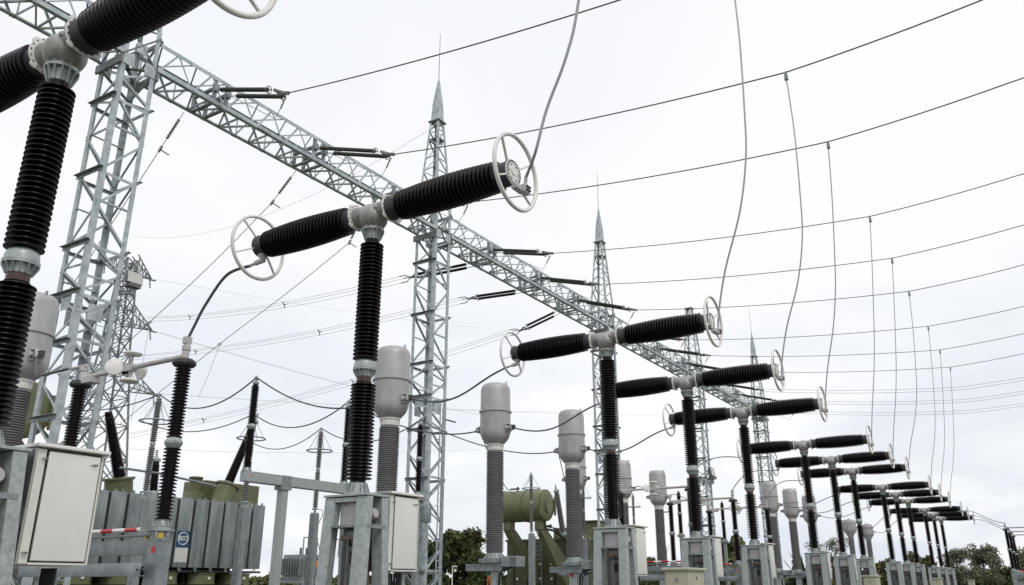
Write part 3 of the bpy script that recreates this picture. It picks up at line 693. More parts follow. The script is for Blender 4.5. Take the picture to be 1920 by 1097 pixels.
# ------------------------------------------------------------ current transformers with capsule heads
def make_ct():
    t = thing("current_transformer", "", "instrument transformer", (0, 0, 0), "grey capsule-headed current transformers")
    b = MB(); b.box(-.16, -.14, 0, .16, .14, 2.04); b.box(-.3, -.28, 0, .3, .28, .03); b.build("pedestal", M['galv'], t, bevel=.01)
    b = MB()
    for s in (-1, 1):
        b.box(-.85, s * .22 - .04, 2.2, .42, s * .22 + .04, 2.24); b.box(-.85, s * .22 - .012, 2.08, .42, s * .22 + .012, 2.2); b.box(-.85, s * .22 - .04, 2.05, .42, s * .22 + .04, 2.08)
    b.box(-.3, -.26, 2.245, .32, .26, 2.275); b.box(-.87, -.27, 2.05, -.852, .27, 2.25); b.box(-.34, -.34, 2.28, .36, .34, 2.40)
    for x in (-.25, -.08, .1, .27): b.box(x - .012, -.355, 2.28, x + .012, -.342, 2.4)
    b.build("base_frame", M['dull'], t)
    b = MB(); b.box(.38, -.26, 2.16, .95, .22, 2.46); tb = b.build("terminal_box", M['dull'], t, bevel=.012)
    b = MB(); b.box(.72, -.266, 2.2, .92, -.261, 2.42); b.build("rating_plate", M['cab_dark'], tb)
    b = MB(); b.tube([(.8, -.2, 2.17), (.5, -.22, 2.1), (.32, -.2, 1.95), (.26, -.15, 1.6), (.26, -.15, 0)], .035, 8); b.build("cable", M['black'], t)
    b = MB(); ribbed(b, 2.40, 2.56, .25, .34, 16, up=False); b.build("base_flange", M['flange'], t)
    b = MB(); b.lathe([(.23, 2.55)] + sheds(lambda q: .245 - .01 * q, lambda q: .287 - .012 * q, 2.6, 5.62, .0545) + [(.23, 5.66)], n=32); b.build("insulator", M['grey_ins'], t)
    b = MB(); b.lathe([(.245, 5.64), (.25, 5.65), (.25, 5.72), (.235, 5.73), (.235, 5.80), (.27, 5.81), (.27, 5.84)], n=32)
    for k in range(20): 
        a = 2 * math.pi * k / 20; d = V((math.cos(a), math.sin(a), 0)); b.bar(d * .25 + V((0, 0, 5.72)), d * .255 + V((0, 0, 5.81)), .016, .03, up=d)
    b.build("neck_collar", M['white'], t)
    b = MB(); b.lathe([(.265, 5.84), (.30, 5.87), (.375, 5.95), (.435, 6.04), (.47, 6.14), (.485, 6.26), (.485, 6.84)], n=40)
    b.lathe([(.52, 6.845), (.52, 6.865), (.52, 6.892)], n=40)
    b.build("head_tank", M['tankgrey'], t)
    b = MB(); b.lathe([(.48, 6.893), (.475, 7.55), (.455, 7.66), (.40, 7.74), (.3, 7.785), (.12, 7.80), (.001, 7.80)], n=40)
    b.lathe([(.1, 0), (.1, .02)], (0, 0, 7.8), n=16); hd = b.build("expansion_dome", M['tankgrey'], t)
    b = MB()
    for x in (-.4, .4): b.torus((x, 0, 7.77), (0, 1, 0), .04, .014, 12, 6)
    b.build("lifting_eye", M['dull'], hd)
    for s in (-1, 1):
        b = MB(); b.box(s * .48 - .05, -.13, 6.2, s * .48 + .05, .13, 6.46); b.box(s * .57 - .075, -.12, 6.26, s * .57 + .075, .12, 6.37); b.lathe([(.05, 0), (.05, .08)], (s * .56, -.1, 6.32), (0, -1, 0), 12)
        tm = b.build("primary_terminal", M['mech'], t, bevel=.006)
        b = MB(); b.bolts((s * .48, -.13, 6.33), (0, 1, 0), .09, 6, .016, .016); b.box(s * .66 - .07, -.05, 6.27, s * .66 + .07, .05, 6.4); b.box(s * .57 - .05, -.14, 6.3, s * .57 + .05, -.122, 6.42); b.build("bolt", M['boltdark'], tm)
    return t
ct0 = make_ct()
CT = [(-18.3, 9.15, "grey capsule-headed transformer at the far left, half hidden by the nearest breaker's column"),
      (-14.38, PH[2], "largest whole grey capsule-headed transformer, right behind the largest breaker's column"),
      (-14.38, PH[3], "grey capsule-headed transformer left of the green conservator, its base on an orange-labelled post"),
      (-14.38, PH[4], "grey capsule-headed transformer right of the green conservator"),
      (-18.5, PH[5], "grey capsule head peeking out just right of the one beside the green conservator"),
      (-18.5, PH[6], "grey capsule head peeking out right of the mid-picture breaker's column"),
      (-18.5, PH[7], "grey capsule-headed transformer behind the disconnector with the white disc"),
      (-14.6, PH[8], "left one of the two slender grey transformers side by side right of the middle"),
      (-14.6, PH[9], "right one of the two slender grey transformers side by side, next to a small spruce"),
      (-14.6, PH[10], "grey transformer almost hidden behind the first breaker column of the third group")]
CTO = []
for i, (x, y, lab) in enumerate(CT):
    o = ct0 if i == 0 else dup(ct0, (0, 0, 0))
    o.location = (x, y, 0); o["label"] = lab; CTO.append(o)
# signs on the posts: one orange strip, one red mark
b = MB(); b.box(-.162, -.145, 1.35, -.02, -.1405, 1.9); sg = b.build("label_plate", M['orange'], CTO[2])
def text_obj(body, size, m, parent, loc, rot, sx=1.0, name="lettering"):
    cu = bpy.data.curves.new(name, 'FONT'); cu.body = body; cu.size = size; cu.align_x = 'CENTER'; cu.align_y = 'CENTER'; cu.extrude = .0015; cu.offset = size * .012
    tmp = bpy.data.objects.new(name, cu); COL.objects.link(tmp)
    me = bpy.data.meshes.new_from_object(tmp.evaluated_get(bpy.context.evaluated_depsgraph_get()))
    bpy.data.objects.remove(tmp); me.name = name
    o = bpy.data.objects.new(name, me); me.materials.clear(); me.materials.append(m); COL.objects.link(o)
    o.parent = parent; o.location = loc; o.rotation_euler = rot; o.scale = (sx, 1, 1); return o
text_obj("AMAT", .16, M['boltdark'], sg, (-.09, -.148, 1.64), (R(90), R(90), 0), .9)
b = MB(); b.lathe([(.07, 0), (.07, .004)], (-.05, -.1415, 1.97), (0, -1, 0), 16); b.build("round_mark", M['red'], CTO[3])
b = MB(); b.lathe([(.06, 0), (.06, .004)], (-.09, -.1415, 1.97), (0, -1, 0), 16); b.build("round_mark", M['greenmark'], CTO[2])
# squat-headed voltage transformers far down the row
def make_vt():
    t = thing("voltage_transformer", "", "instrument transformer", (0, 0, 0), "squat-headed transformers far down the row")
    b = MB(); b.box(-.16, -.16, 0, .16, .16, 2.1); b.box(-.4, -.4, 2.1, .4, .4, 2.5); b.build("pedestal", M['galv'], t, bevel=.01)
    b = MB(); b.lathe(sheds(.2, .25, 2.5, 5.4, .09), n=20); b.build("insulator", M['grey_ins'], t)
    b = MB(); b.lathe([(.24, 5.4), (.27, 5.55), (.5, 5.85), (.53, 6.0), (.53, 6.5), (.55, 6.52), (.55, 6.6), (.5, 6.62), (.46, 6.78), (.2, 6.86), (.08, 6.87), (.08, 6.93), (.001, 6.93)], n=28)
    for s in (-1, 1): b.cyl((s * .5, 0, 6.15), (s * .7, 0, 6.15), .06, 10)
    b.build("head_tank", M['tankgrey'], t); return t
vt = make_vt(); vt.location = (-14.4, 77.2, 0); vt["label"] = "squat grey transformer head, left of the pair between the far breaker columns"
dup(vt, (-14.2, 84.2, 0), "squat grey transformer partly hidden behind the last breaker column of the third group")

# ------------------------------------------------------------ two-piece black post insulators
def post_ins(b, z0, z1, x=0, y=0, r=.14, n=24):
    """returns nothing; ribs of both units"""
    mid = (z0 + z1) / 2
    b.lathe([(r * .62, z0)] + sheds(r * .62, r, z0 + .1, mid - .07, .055) + [(r * .62, mid - .05)], (x, y, 0), n=n)
    b.lathe([(r * .6, mid + .05)] + sheds(r * .6, r * .93, mid + .08, z1 - .06, .055) + [(r * .6, z1)], (x, y, 0), n=n)
def post_metal(t, z0, z1, x=0, y=0, r=.14):
    mid = (z0 + z1) / 2; b = MB()
    ribbed(b, z0, z0 + .12, r * .75, r * 1.08, 10, (x, y, 0), 20, up=False)
    b.build("insulator_flange", M['flange'], t); b = MB()
    b.lathe([(r * .7, mid - .1), (r * 1.0, mid - .03), (r * 1.04, mid - .02), (r * 1.04, mid + .02), (r * .98, mid + .03), (r * .7, mid + .1)], (x, y, 0), n=20)
    b.build("insulator_joint", M['flange'], t)

# ------------------------------------------------------------ centre-break disconnectors (along X)
def make_disc(span):
    t = thing("disconnector", "", "disconnector switch", (0, 0, 0), "centre-break disconnector switches")
    z0, z1 = 2.56, 5.24
    for x in (0, -span):
        b = MB(); b.box(x - .15, -.12, 0, x + .15, .12, 2.36); b.box(x - .28, -.26, 0, x + .28, .26, .03); b.build("pedestal", M['dull'], t, bevel=.01)
        b = MB(); b.lathe([(.12, 2.36), (.12, 2.48), (.2, 2.482), (.2, 2.51), (.14, 2.512), (.14, 2.56)], (x, 0, 0), n=20)
        for k in range(6):
            a = 2 * math.pi * k / 6; b.cyl((x + .17 * math.cos(a), .17 * math.sin(a), 2.4), (x + .17 * math.cos(a), .17 * math.sin(a), 2.5), .018, 6)
        b.build("rotary_base", M['flange'], t)
        b = MB(); post_ins(b, z0, z1, x); b.build("post_insulator", M['porcelain'], t)
        post_metal(t, z0, z1, x)
        b = MB(); b.lathe([(.06, z1 - .05), (.17, z1 - .04), (.2, z1), (.19, z1 + .05), (.14, z1 + .085), (.05, z1 + .09)], (x, 0, 0), n=28); b.build("shed_cap", M['cap'], t)
    b = MB(); b.lathe([(.06, 5.3), (.06, 5.48), (.075, 5.485), (.075, 5.56), (.05, 5.57), (.05, 5.68)], (0, 0, 0), n=16); b.box(-.05, -.06, 5.6, .05, .06, 5.72); b.build("line_terminal", M['mech'], t)
    b = MB(); b.lathe([(.05, 5.3), (.05, 5.5), (.07, 5.52), (.07, 5.6)], (-span, 0, 0), n=16); b.tube([(-span + .1, 0, 5.62), (-span - .35, 0, 5.62), (-span - .5, 0, 5.64)], .03, 8); b.build("line_terminal", M['mech'], t)
    c = -span / 2
    b = MB(); b.cyl((-.05, 0, 5.38), (c + .06, 0, 5.38), .048, 14); b.build("contact_arm", M['mech'], t)
    b = MB(); b.cyl((-span + .05, 0, 5.38), (c - .2, 0, 5.38), .042, 14); b.box(-span + .1, -.1, 5.24, -span + .48, .1, 5.36); b.build("contact_arm", M['mech'], t)
    b = MB(); b.box(c - .16, -.07, 5.32, c + .1, .07, 5.44)
    for k in range(5): b.bar((c - .2 + .03 * k, 0, 5.28), (c - .2 + .03 * k, 0, 5.48), .012, .12, up=(1, 0, 0))
    b.cyl((c, 0, 5.15), (c, 0, 5.64), .022, 10); b.build("contact_jaw", M['mech'], t)
    for nm, cc, ax in (("u", (c, 0, 5.64), (0, 0, 1)), ("d", (c, 0, 5.14), (0, 0, -1)), ("f", (c - .26, -.16, 5.40), (.72, -.68, .1)), ("b", (c + .02, .2, 5.36), (0, 1, 0))):
        b = MB(); b.lathe([(.001, -.025), (.1, -.03), (.145, -.025), (.165, 0), (.155, .02), (.1, .038), (.001, .045)], cc, ax, 28); b.build("corona_shield", M['white'], t)
    b = MB(); b.box(-span - .2, -.06, 2.13, .12, .06, 2.36)
    b.box(-span - .4, -.30, 1.80, .02, -.285, 2.0); b.box(-span - .4, -.285, 1.985, .02, -.2, 2.0); b.box(-span - .4, -.285, 1.80, .02, -.2, 1.815)
    b.cyl((-span, -.16, 2.42), (-.05, -.16, 2.42), .022, 8); b.build("base_beam", M['dull'], t, bevel=.004)
    b = MB(); b.bolts((.0, -.3, 1.9), (0, 1, 0), .05, 2, .018, .02); b.build("bolt", M['boltdark'], t)
    # earthing blade, red and white
    x0, x1 = -span + .1, -.24
    b = MB(); b.cyl((x0, -.2, 2.51), (x1, -.2, 2.51), .033, 14); b.build("earthing_blade", M['striped'], t)
    b = MB()
    for dz in (-.025, .025): b.bar((x1, -.2, 2.51 + dz), (x1 + .3, -.2, 2.52 + dz), .03, .012)
    b.build("blade_contact", M['bolt'], t)
    b = MB(); b.bar((x0 + .9, -.2, 2.35), (x0 + 1.05, -.2, 2.5), .04, .03); b.build("blade_lever", M['bolt'], t)
    b = MB(); b.lathe([(.055, 0), (.055, .003)], (.02, -.1215, 2.2), (0, -1, 0), 16); b.build("phase_mark", M['red'], t)
    b = MB(); b.box(.14, -.16, 2.37, .2, -.1, 2.45); b.box(-.2, -.16, 2.37, -.14, -.1, 2.45); b.build("yellow_stop", M['yellow'], t)
    return t
d0 = make_disc(3.03); d0.location = (-12.06, 8.67, 0); d0["label"] = "disconnector with pale arms and four round shields, in front of the nearest lattice tower"
for y, lab in ((32.6, "disconnector with a white disc left of the breaker behind the beige kiosk"), (38.15, "disconnector whose pale arm ends on a black post right of the nearest kiosk"), (43.6, "rearmost of the three small disconnectors behind the breakers at mid picture")):
    dup(d0, (-12.0, y, 0), lab)
for y, lab in ((69.5, "leftmost of the three black-posted disconnectors at the right edge of the picture"), (75.0, "middle one of the three disconnectors at the right edge"), (80.4, "rightmost of the three disconnectors at the right edge")):
    dup(d0, (-2.6, y, 0), lab, rz=R(180))

# ------------------------------------------------------------ bus posts on the T-frame
BX = -20.5
t = thing("bus_support", "galvanised T-shaped frame with a wide beam carrying two black posts, left of the largest breaker", "steel frame", (BX, 18.95, 0))
b = MB(); b.box(-.13, -.12, 0, .13, .12, 4.5); b.box(-.28, -.28, 0, .28, .28, .03); b.build("post", M['galv'], t, bevel=.012)
b = MB(); b.box(-.14, -1.65, 4.62, .14, 3.0, 4.94); b.build("cross_beam", M['galv'], t, bevel=.012)
b = MB(); b.box(-.18, -.2, 4.503, .18, .2, 4.617)
for k in range(4): b.box(.141, -.16 + .1 * k, 4.55, .165, -.13 + .1 * k, 4.95)
b.build("clamp_plate", M['dull'], t)
b = MB(); b.lathe([(.04, 0), (.04, .004)], (.1415, -1.45, 4.8), (1, 0, 0), 12); b.build("round_mark", M['orange'], t)
def make_buspost():
    t = thing("bus_post_insulator", "", "post insulator", (0, 0, 0), "black post insulators carrying the tube wires")
    b = MB(); post_ins(b, 0, 2.72, r=.135); b.build("post_insulator", M['porcelain'], t)
    post_metal(t, 0, 2.72, r=.135); b = MB(); b.lathe([(.09, 2.70), (.1, 2.72), (.1, 2.78), (.05, 2.8), (.05, 2.85)], n=16); b.build("insulator_cap", M['flange'], t)
    b = MB(); b.box(-.06, -.05, 2.84, .06, .05, 2.92); b.torus((0, 0, 2.93), (0, 1, 0), .045, .014, 12, 6); b.build("wire_clamp", M['bolt'], t)
    return t
bp = make_buspost(); bp.location = (BX, 17.42, 4.945); bp["label"] = "black post insulator on the left end of the T-shaped frame"
dup(bp, (BX, 21.7, 4.945), "black post insulator on the frame's right end, just left of the largest breaker's column")
dup(bp, (BX, 25.85, 4.945), "black post insulator right of the largest breaker, in front of the second tower")
t = thing("post_stand", "slim steel stand with a small drive box, in front of the second tower", "steel stand", (BX, 25.85, 0))
b = MB(); b.box(-.1, -.1, 0, .1, .1, 4.7); b.box(-.2, -.2, 4.7, .2, .2, 4.943); b.build("post", M['dull'], t, bevel=.01)
b = MB(); b.box(.1, .12, 3.9, .3, .5, 4.5); b.tube([(.2, .3, 3.9), (.22, .35, 3.4), (.2, .45, 2.9)], .015, 6); b.build("drive_box", M['dull'], t, bevel=.01)
b = MB(); b.lathe([(.06, 0), (.06, .004)], (.2005, 0, 4.82), (1, 0, 0), 12); b.build("round_mark", M['red'], t)
t = thing("bus_post_stand", "tall steel stand carrying a black post behind the breaker with the kiosk", "post insulator", (BX, 53.6, 0), "far black posts on stands")
b = MB(); b.box(-.1, -.1, 0, .1, .1, 4.55); b.box(-.2, -.2, 4.55, .2, .2, 4.7); b.build("stand", M['dull'], t)
b = MB(); post_ins(b, 4.7, 7.4, r=.16, n=16); b.build("post_insulator", M['porcelain'], t)
post_metal(t, 4.7, 7.4, r=.16); b = MB(); b.lathe([(.08, 7.4), (.08, 7.5)], n=12); b.build("insulator_cap", M['flange'], t)
dup(t, (BX, 62.4, 0), "tall steel stand carrying a black post left of the breaker with both white rings clear")

# ------------------------------------------------------------ surge arresters with grading rings
def make_arr():
    t = thing("surge_arrester", "", "surge arrester", (0, 0, 0), "grey surge arresters with a hoop")
    b = MB(); b.box(-.16, -.13, 0, .16, .13, 4.55); b.box(-.06, -.145, .5, .06, -.1305, 4.4); b.build("stand", M['dull'], t, bevel=.01)
    b = MB(); b.box(-.12, -.12, 4.55, .12, .12, 4.6); b.lathe([(.05, 4.6), (.05, 4.72), (.14, 4.73), (.14, 4.78), (.09, 4.8)], n=14); b.tube([(.1, 0, 4.76), (.35, .1, 4.7), (.4, .1, 4.5), (.25, .05, 4.2), (.17, 0, 3.9), (.17, 0, 1)], .02, 6); b.build("base_fitting", M['flange'], t)
    for z0, z1 in ((4.8, 6.42), (6.52, 8.1)):
        b = MB(); b.lathe([(.075, z0)] + sheds(.075, .125, z0 + .05, z1 - .05, .075) + [(.075, z1)], n=18); b.build("arrester_unit", M['grey_ins'], t)
    b = MB(); b.lathe([(.1, 6.42), (.1, 6.52)], n=14); b.lathe([(.1, 8.1), (.1, 8.15), (.04, 8.16), (.04, 8.32)], n=14); b.build("joint_fitting", M['flange'], t)
    b = MB(); b.torus((0, 0, 7.28), (0, 0, 1), .56, .028, 36, 8)
    rg = b.build("grading_ring", M['dull'], t)
    b = MB()
    for k in range(4):
        a = math.pi / 2 * k + .4; b.tube([(.05 * math.cos(a), .05 * math.sin(a), 8.13), (.56 * math.cos(a), .56 * math.sin(a), 7.28)], .012, 5)
    b.build("ring_strut", M['dull'], rg)
    return t
ar = make_arr(); AX = -27.0
ARR = [(18.55, "hooped grey arrester behind the disconnector's right black post"), (23.0, "hooped grey arrester directly behind the black post on the frame's left end"),
       (26.9, "hooped grey arrester standing in open sky left of the largest breaker"), (45.35, "hooped grey arrester in front of the green conservator"),
       (52.4, "hooped grey arrester right of the conservator, behind the grey capsule-headed transformer"), (60.8, "thin hooped arrester right of the mid-picture breaker"), (66.6, "farthest hooped arrester, left of the capsule-headed transformer behind the white disc")]
for i, (y, lab) in enumerate(ARR):
    o = ar if i == 0 else dup(ar, (0, 0, 0)); o.location = (AX, y, 0); o["label"] = lab

# ------------------------------------------------------------ transformers
def bushing(t, base, tip, m, r0=.2, r1=.15, head=True):
    base, tip = V(base), V(tip); d = tip - base; L_ = d.length
    b = MB(); b.lathe([(r0 * .85, 0)] + sheds(lambda q: (r0 + (r1 - r0) * q) * .8, lambda q: r0 + (r1 - r0) * q, .1, L_ - .2, .075) + [(r1 * .7, L_)], base, d, 20); bo = b.build("bushing", m, t)
    b = MB(); b.lathe([(r0 * 1.2, -.12), (r0 * 1.2, .02), (r0 * .9, .12)], base, d, 20)
    if head: b.lathe([(r1 * 1.1, L_ - .08), (r1 * 1.1, L_ + .02), (r1 * .5, L_ + .1), (.05, L_ + .2), (.05, L_ + .42)], base, d, 16)
    b.build("bushing_flange", M['flange'], bo)
def turret(t, base, d, L_, r):
    b = MB(); b.lathe([(r, 0), (r, L_ - .08), (r * 1.15, L_ - .08), (r * 1.15, L_)], base, d, 28)
    tu = b.build("turret", M['green'], t)
    b = MB(); b.bolts(V(base) + V(d).normalized() * (L_ - .04), d, r * 1.09, 18, .025, .06); b.build("bolt", M['bolt'], tu)
def conservator(t, c, ln, r):
    x, y, z = c; b = MB(); b.lathe([(.001, -.06), (r * .55, -.05), (r * .93, 0), (r, .06), (r, ln - .06), (r * .93, ln), (r * .55, ln + .05), (.001, ln + .06)], (x - ln, y, z), (1, 0, 0), 48)
    for f in (.12, .6): b.lathe([(r, 0), (r + .05, 0), (r + .05, .07), (r, .07)], (x - ln + ln * f, y, z), (1, 0, 0), 48)
    co = b.build("conservator", M['green'], t)
    b = MB(); b.lathe([(r * .6, 0), (r * .6, .04)], (x + .03, y, z + .05), (1, 0, 0), 32); b.box(x, y - r * .98, z - r * .6, x + .12, y - r * .86, z + r * .6); b.box(x, y + r * .86, z - r * .6, x + .12, y + r * .98, z + r * .6)
    b.tube([(x + .09, y - r * .3, z + r * .35), (x + .12, y - r * .32, z - r * .2), (x + .12, y - r * .1, z - r * .5)], .05, 8); b.build("inspection_cover", M['green'], co)
    b = MB(); b.tube([(x - .3, y, z - r), (x - .2, y + .1, z - r - .35), (x + .25, y + .1, z - r - .3)], .09, 10); b.cyl((x - ln * .62, y, z + r), (x - ln * .62, y, z + r + .3), .06, 8); b.tube([(x - ln * .75, y - .2, z + r + .12), (x - ln * .55, y - .2, z + r + .14)], .06, 8); b.build("oil_pipe", M['greendk'], co)

# near transformer, seen from its radiator side
TX1 = -30.0
t1 = thing("power_transformer", "large transformer at the left with a row of grey radiator panels and a blue sign", "transformer", (TX1, 22.3, 0), "olive power transformers")
LY, HY = 17.6 - 22.3, 26.85 - 22.3
b = MB(); b.box(-5.4, LY + .6, .5, -1.5, HY - .4, 4.3); b.box(-5.0, LY + 1, 4.3, -2.2, HY - .8, 4.5); b.build("tank", M['greendk'], t1, bevel=.05)
npan = 12; pw = (HY - LY) / npan
for k in range(npan):
    y0 = LY + k * pw
    b = MB(); b.box(-.9, y0 + .065, 2.3, 0, y0 + pw - .065, 5.02)
    for f in (.3, .7): b.cyl((-.06, y0 + pw * f, 5.02), (-.06, y0 + pw * f, 5.12), .05, 8)
    rd = b.build("radiator_panel", M['radiator'], t1, bevel=.02)
    b = MB(); b.torus((.0, y0 + pw / 2, 2.22), (1, 0, 0), .06, .02, 12, 5); b.build("lifting_eye", M['dull'], rd)
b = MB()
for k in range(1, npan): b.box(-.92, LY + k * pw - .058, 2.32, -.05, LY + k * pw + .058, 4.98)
b.build("gap_shade", M['black'], t1)  # black strips standing in for the shade between the panels
b = MB(); b.box(-1.3, LY, 2.35, -.92, HY, 4.9); b.box(-1.2, LY - .05, 2.12, -.05, HY + .05, 2.2)
for k in range(4): b.box(-.6, LY + .3 + k * 2.75, .5, -.45, LY + .45 + k * 2.75, 2.12)
b.box(-1.4, LY, .3, -.3, HY, .5); b.build("radiator_frame", M['black'], t1)
for k in range(5):
    yc = LY + .95 + k * 1.85; b = MB(); b.lathe([(.72, 1.66), (.72, 1.7), (.68, 1.71), (.68, 2.05), (.72, 2.06), (.72, 2.1)], (-.7, yc, 0), n=28); fn = b.build("cooling_fan", M['green'], t1)
    b = MB(); b.box(.02, yc - .06, 1.85, .03, yc + .06, 1.95); b.build("rating_plate", M['white'], fn)
ys = 20.2 - 22.3
pS = at_x(356, 1015, TX1); yS = pS.y - 22.3
k = int((yS - LY) / pw); yS = LY + (k + .5) * pw
b = MB(); b.box(.002, yS - .3, 3.07, .012, yS + .3, 3.72); sp = b.build("sign_plate", M['blue'], t1)
b = MB(); b.torus((.014, yS, 3.42), (1, 0, 0), .235, .02, 36, 6); b.build("sign_ring", M['white'], sp)
text_obj("BEST", .25, M['white'], sp, (.0145, yS, 3.42), (R(90), 0, R(90)), .78)
b = MB(); b.box(.002, yS - .3, 2.5, .008, yS + .3, 3.06); b.build("steel_plate", M['stainless'], t1)
pb, pt = at_x(222, 905, -32.5), at_x(203, 772, -32.2); o1 = V((TX1, 22.3, 0))
turret(t1, pb - o1 + V((0, .15, -.85)), (0, -.16, 1), 1.05, .55); bushing(t1, pb - o1 + V((0, .05, .15)), pt - o1, M['porcelain'], .27, .2, False)
pb, pt = at_x(427, 912, -32.5), at_x(478, 790, -32.2)
turret(t1, pb - o1 + V((0, -.33, -.95)), (.0, .33, 1), 1.05, .5); bushing(t1, pb - o1 + V((0, 0, .1)), pt - o1, M['porcelain'], .23, .17)
pb, pt = at_x(287, 925, -33), at_x(293, 862, -33); bushing(t1, pb - o1, pt - o1, M['porcelain'], .2, .18)
a, c = at_x(352, 935, -34) - o1, at_x(470, 905, -34) - o1
b = MB(); b.box(-4.9, a.y + .35, 4.4, -3.3, c.y, 6.3); b.build("top_box", M['green'], t1, bevel=.04)
b = MB(); b.box(-3.9, a.y - .4, 4.4, -3.2, a.y + .3, 5.7); b.lathe([(.27, 5.7), (.27, 6.3), (.33, 6.31), (.33, 6.4), (.28, 6.41)], (-3.5, a.y - .05, 0), n=20); b.build("oil_dome", M['green'], t1, bevel=.05)
b = MB(); b.tube([at_x(225, 877, -31.5) - o1, at_x(300, 888, -31.5) - o1, at_x(390, 908, -31.5) - o1, at_x(405, 912, -31.5) - o1], .05, 8); b.build("header_pipe", M['dull'], t1)
cc = at_x(46, 766, -31.0); conservator(t1, cc - o1, 3.9, 1.08)
b = MB(); b.bar(cc - o1 + V((-1, .3, -1)), (-2.2, LY + 1.2, 4.2), .25, .4); b.bar(cc - o1 + V((-3, .3, -1)), (-4.4, LY + 1.2, 4.2), .25, .4); b.build("conservator_bracket", M['green'], t1)

# second transformer, seen from the conservator end
t2 = thing("power_transformer", "olive transformer with a barrel-shaped conservator on two slanted brackets, right of the orange-labelled post", "transformer", (-30, 56.5, 0), "olive power transformers")
o2 = V((-30, 56.5, 0))
cR = at_y(1026, 947, 50.6); cL = at_y(938, 950, 50.6); conservator(t2, cR - o2, (cR - cL).length, 1.06)
b = MB()
for sx in (cR.x - .55, cL.x + .75):
    x = sx + 30; zc = cR.z - 1.02
    b.box(x - .3, 50.3 - 56.5, zc - .6, x + .3, 50.9 - 56.5, zc + .1)
b.build("conservator_saddle", M['green'], t2, bevel=.02)
for sx, e1 in ((cR.x - .55, (1072, 1040)), (cL.x + .75, (1012, 1040))):
    x = sx + 30; zc = cR.z - 1.55
    b = MB(); q = V((x + .1, 54.2 - 56.5, zc - 3.1))
    vs = []
    for dx in (-.22, .22):
        vs += [(x + dx, -6.35, zc), (x + dx, -5.35, zc), (x + dx + .1, -2.3, zc - 2.3), (x + dx + .1, -2.3, zc - 4.3)]
    vs2 = [(vs[i]) for i in range(8)]
    b.add(vs2, [(0, 1, 2, 3), (7, 6, 5, 4), (0, 4, 5, 1), (1, 5, 6, 2), (2, 6, 7, 3), (3, 7, 4, 0)])
    b.build("conservator_bracket", M['green'], t2, bevel=.02)
b = MB(); b.box(-4.4, -2.3, .4, 1.3, 6.0, 4.6); b.box(-4.5, -2.4, 4.6, 1.4, 6.1, 4.75)
for k in range(6): b.box(1.3, -1.8 + k * 1.3, .6, 1.42, -1.65 + k * 1.3, 4.55); 
for k in range(5): b.box(-3.9 + k * 1.15, -2.42, .6, -3.78 + k * 1.15, -2.3, 4.5)
tk = b.build("tank", M['greendk'], t2, bevel=.02)
for zz in (2.0, 3.0):
    for k in range(6):
        b = MB(); b.lathe([(.09, 0), (.09, .03)], (-3.4 + k * .95, -2.43, zz), (0, -1, 0), 10); b.build("bolt_cap", M['white'], tk)
b = MB(); b.box(-.6, -2.0, 4.75, .6, -.6, 5.5); b.box(.1, 1.6, 4.75, 1.2, 3.4, 6.1); b.box(-.1, 1.4, 6.1, 1.35, 3.6, 6.2); b.build("bushing_box", M['green'], t2, bevel=.03)
bushing(t2, at_x(1056, 1000, -29.5) - o2, at_x(1043, 920, -29.5) - o2, M['grey_ins'], .22, .2)
bushing(t2, at_x(1091, 1000, -29.4) - o2, at_x(1091, 925, -29.4) - o2, M['rubber_ins'], .24, .22)
b = MB()
for dx in (0, .5): b.bar((-1.6 + dx, -2.9, .4), (-1.6 + dx, -2.9, 4.9), .05, .05)
for k in range(14): b.cyl((-1.6, -2.9, .6 + k * .3), (-1.1, -2.9, .6 + k * .3), .02, 6)
b.build("ladder", M['dull'], t2)
b = MB(); b.tube([(1.2, -6.2, cR.z - 1.6), (1.5, -5.5, cR.z - 1.7), (1.7, -4, cR.z - 2.4), (1.5, -2.6, cR.z - 3.5)], .08, 8); b.tube([(1.0, -6, cR.z - 1.4), (1.2, -4.8, cR.z - 1.5), (1.35, -3.2, cR.z - 2.6), (1.3, -2.5, cR.z - 4)], .05, 6); b.build("cable_run", M['black'], t2)

# small auxiliary transformer on a stand, far left
p = at_x(568, 1060, -44)
t = thing("auxiliary_transformer", "small far grey transformer with an orange plate and pipe frames on top", "transformer", (p.x, p.y, 0))
b = MB(); b.box(-1.3, -1.1, 0, -1.1, -.9, 1.9); b.box(1.1, .9, 0, 1.3, 1.1, 1.9); b.box(-1.3, .9, 0, -1.1, 1.1, 1.9); b.box(1.1, -1.1, 0, 1.3, -.9, 1.9); b.box(-1.2, -1.0, 1.7, 1.2, 1.0, 1.9); b.build("stand", M['dull'], t)
b = MB(); b.box(-1, -.9, 1.9, 1, 1.0, 3.55); b.build("tank", M['dull'], t, bevel=.04)
b = MB()
for k in range(8): b.box(1.0, -.8 + k * .22, 2.2, 1.35, -.74 + k * .22, 3.3); b.box(-.9 + k * .25, -1.25, 2.2, -.84 + k * .25, -.9, 3.3)
b.build("cooling_fins", M['steel_far'], t)
b = MB(); b.box(1.352, -.2, 2.7, 1.36, .25, 3.15); b.build("warning_plate", M['orange'], t)
for k in range(3):
    b = MB(); b.lathe(sheds(.05, .1, 3.55, 4.0, .1), (.3, -.6 + k * .55, 0), n=10); b.build("bushing", M['porcelain'], t)
b = MB()
for k in range(2): b.tube([(.2, -.3 + k * 2.2, 3.5), (.2, -.3 + k * 2.2, 4.7), (.2, 1.0 + k * 2.2, 4.7), (.2, 1.0 + k * 2.2, 3.5)], .05, 6); b.tube([(-.3, 1.0 + k * 1.2, 3.6), (-.3, 1.6 + k * 1.2, 4.4), (-.3, 2 + k * 1.2, 3.4)], .04, 6)
b.build("pipe_frame", M['dull'], t)

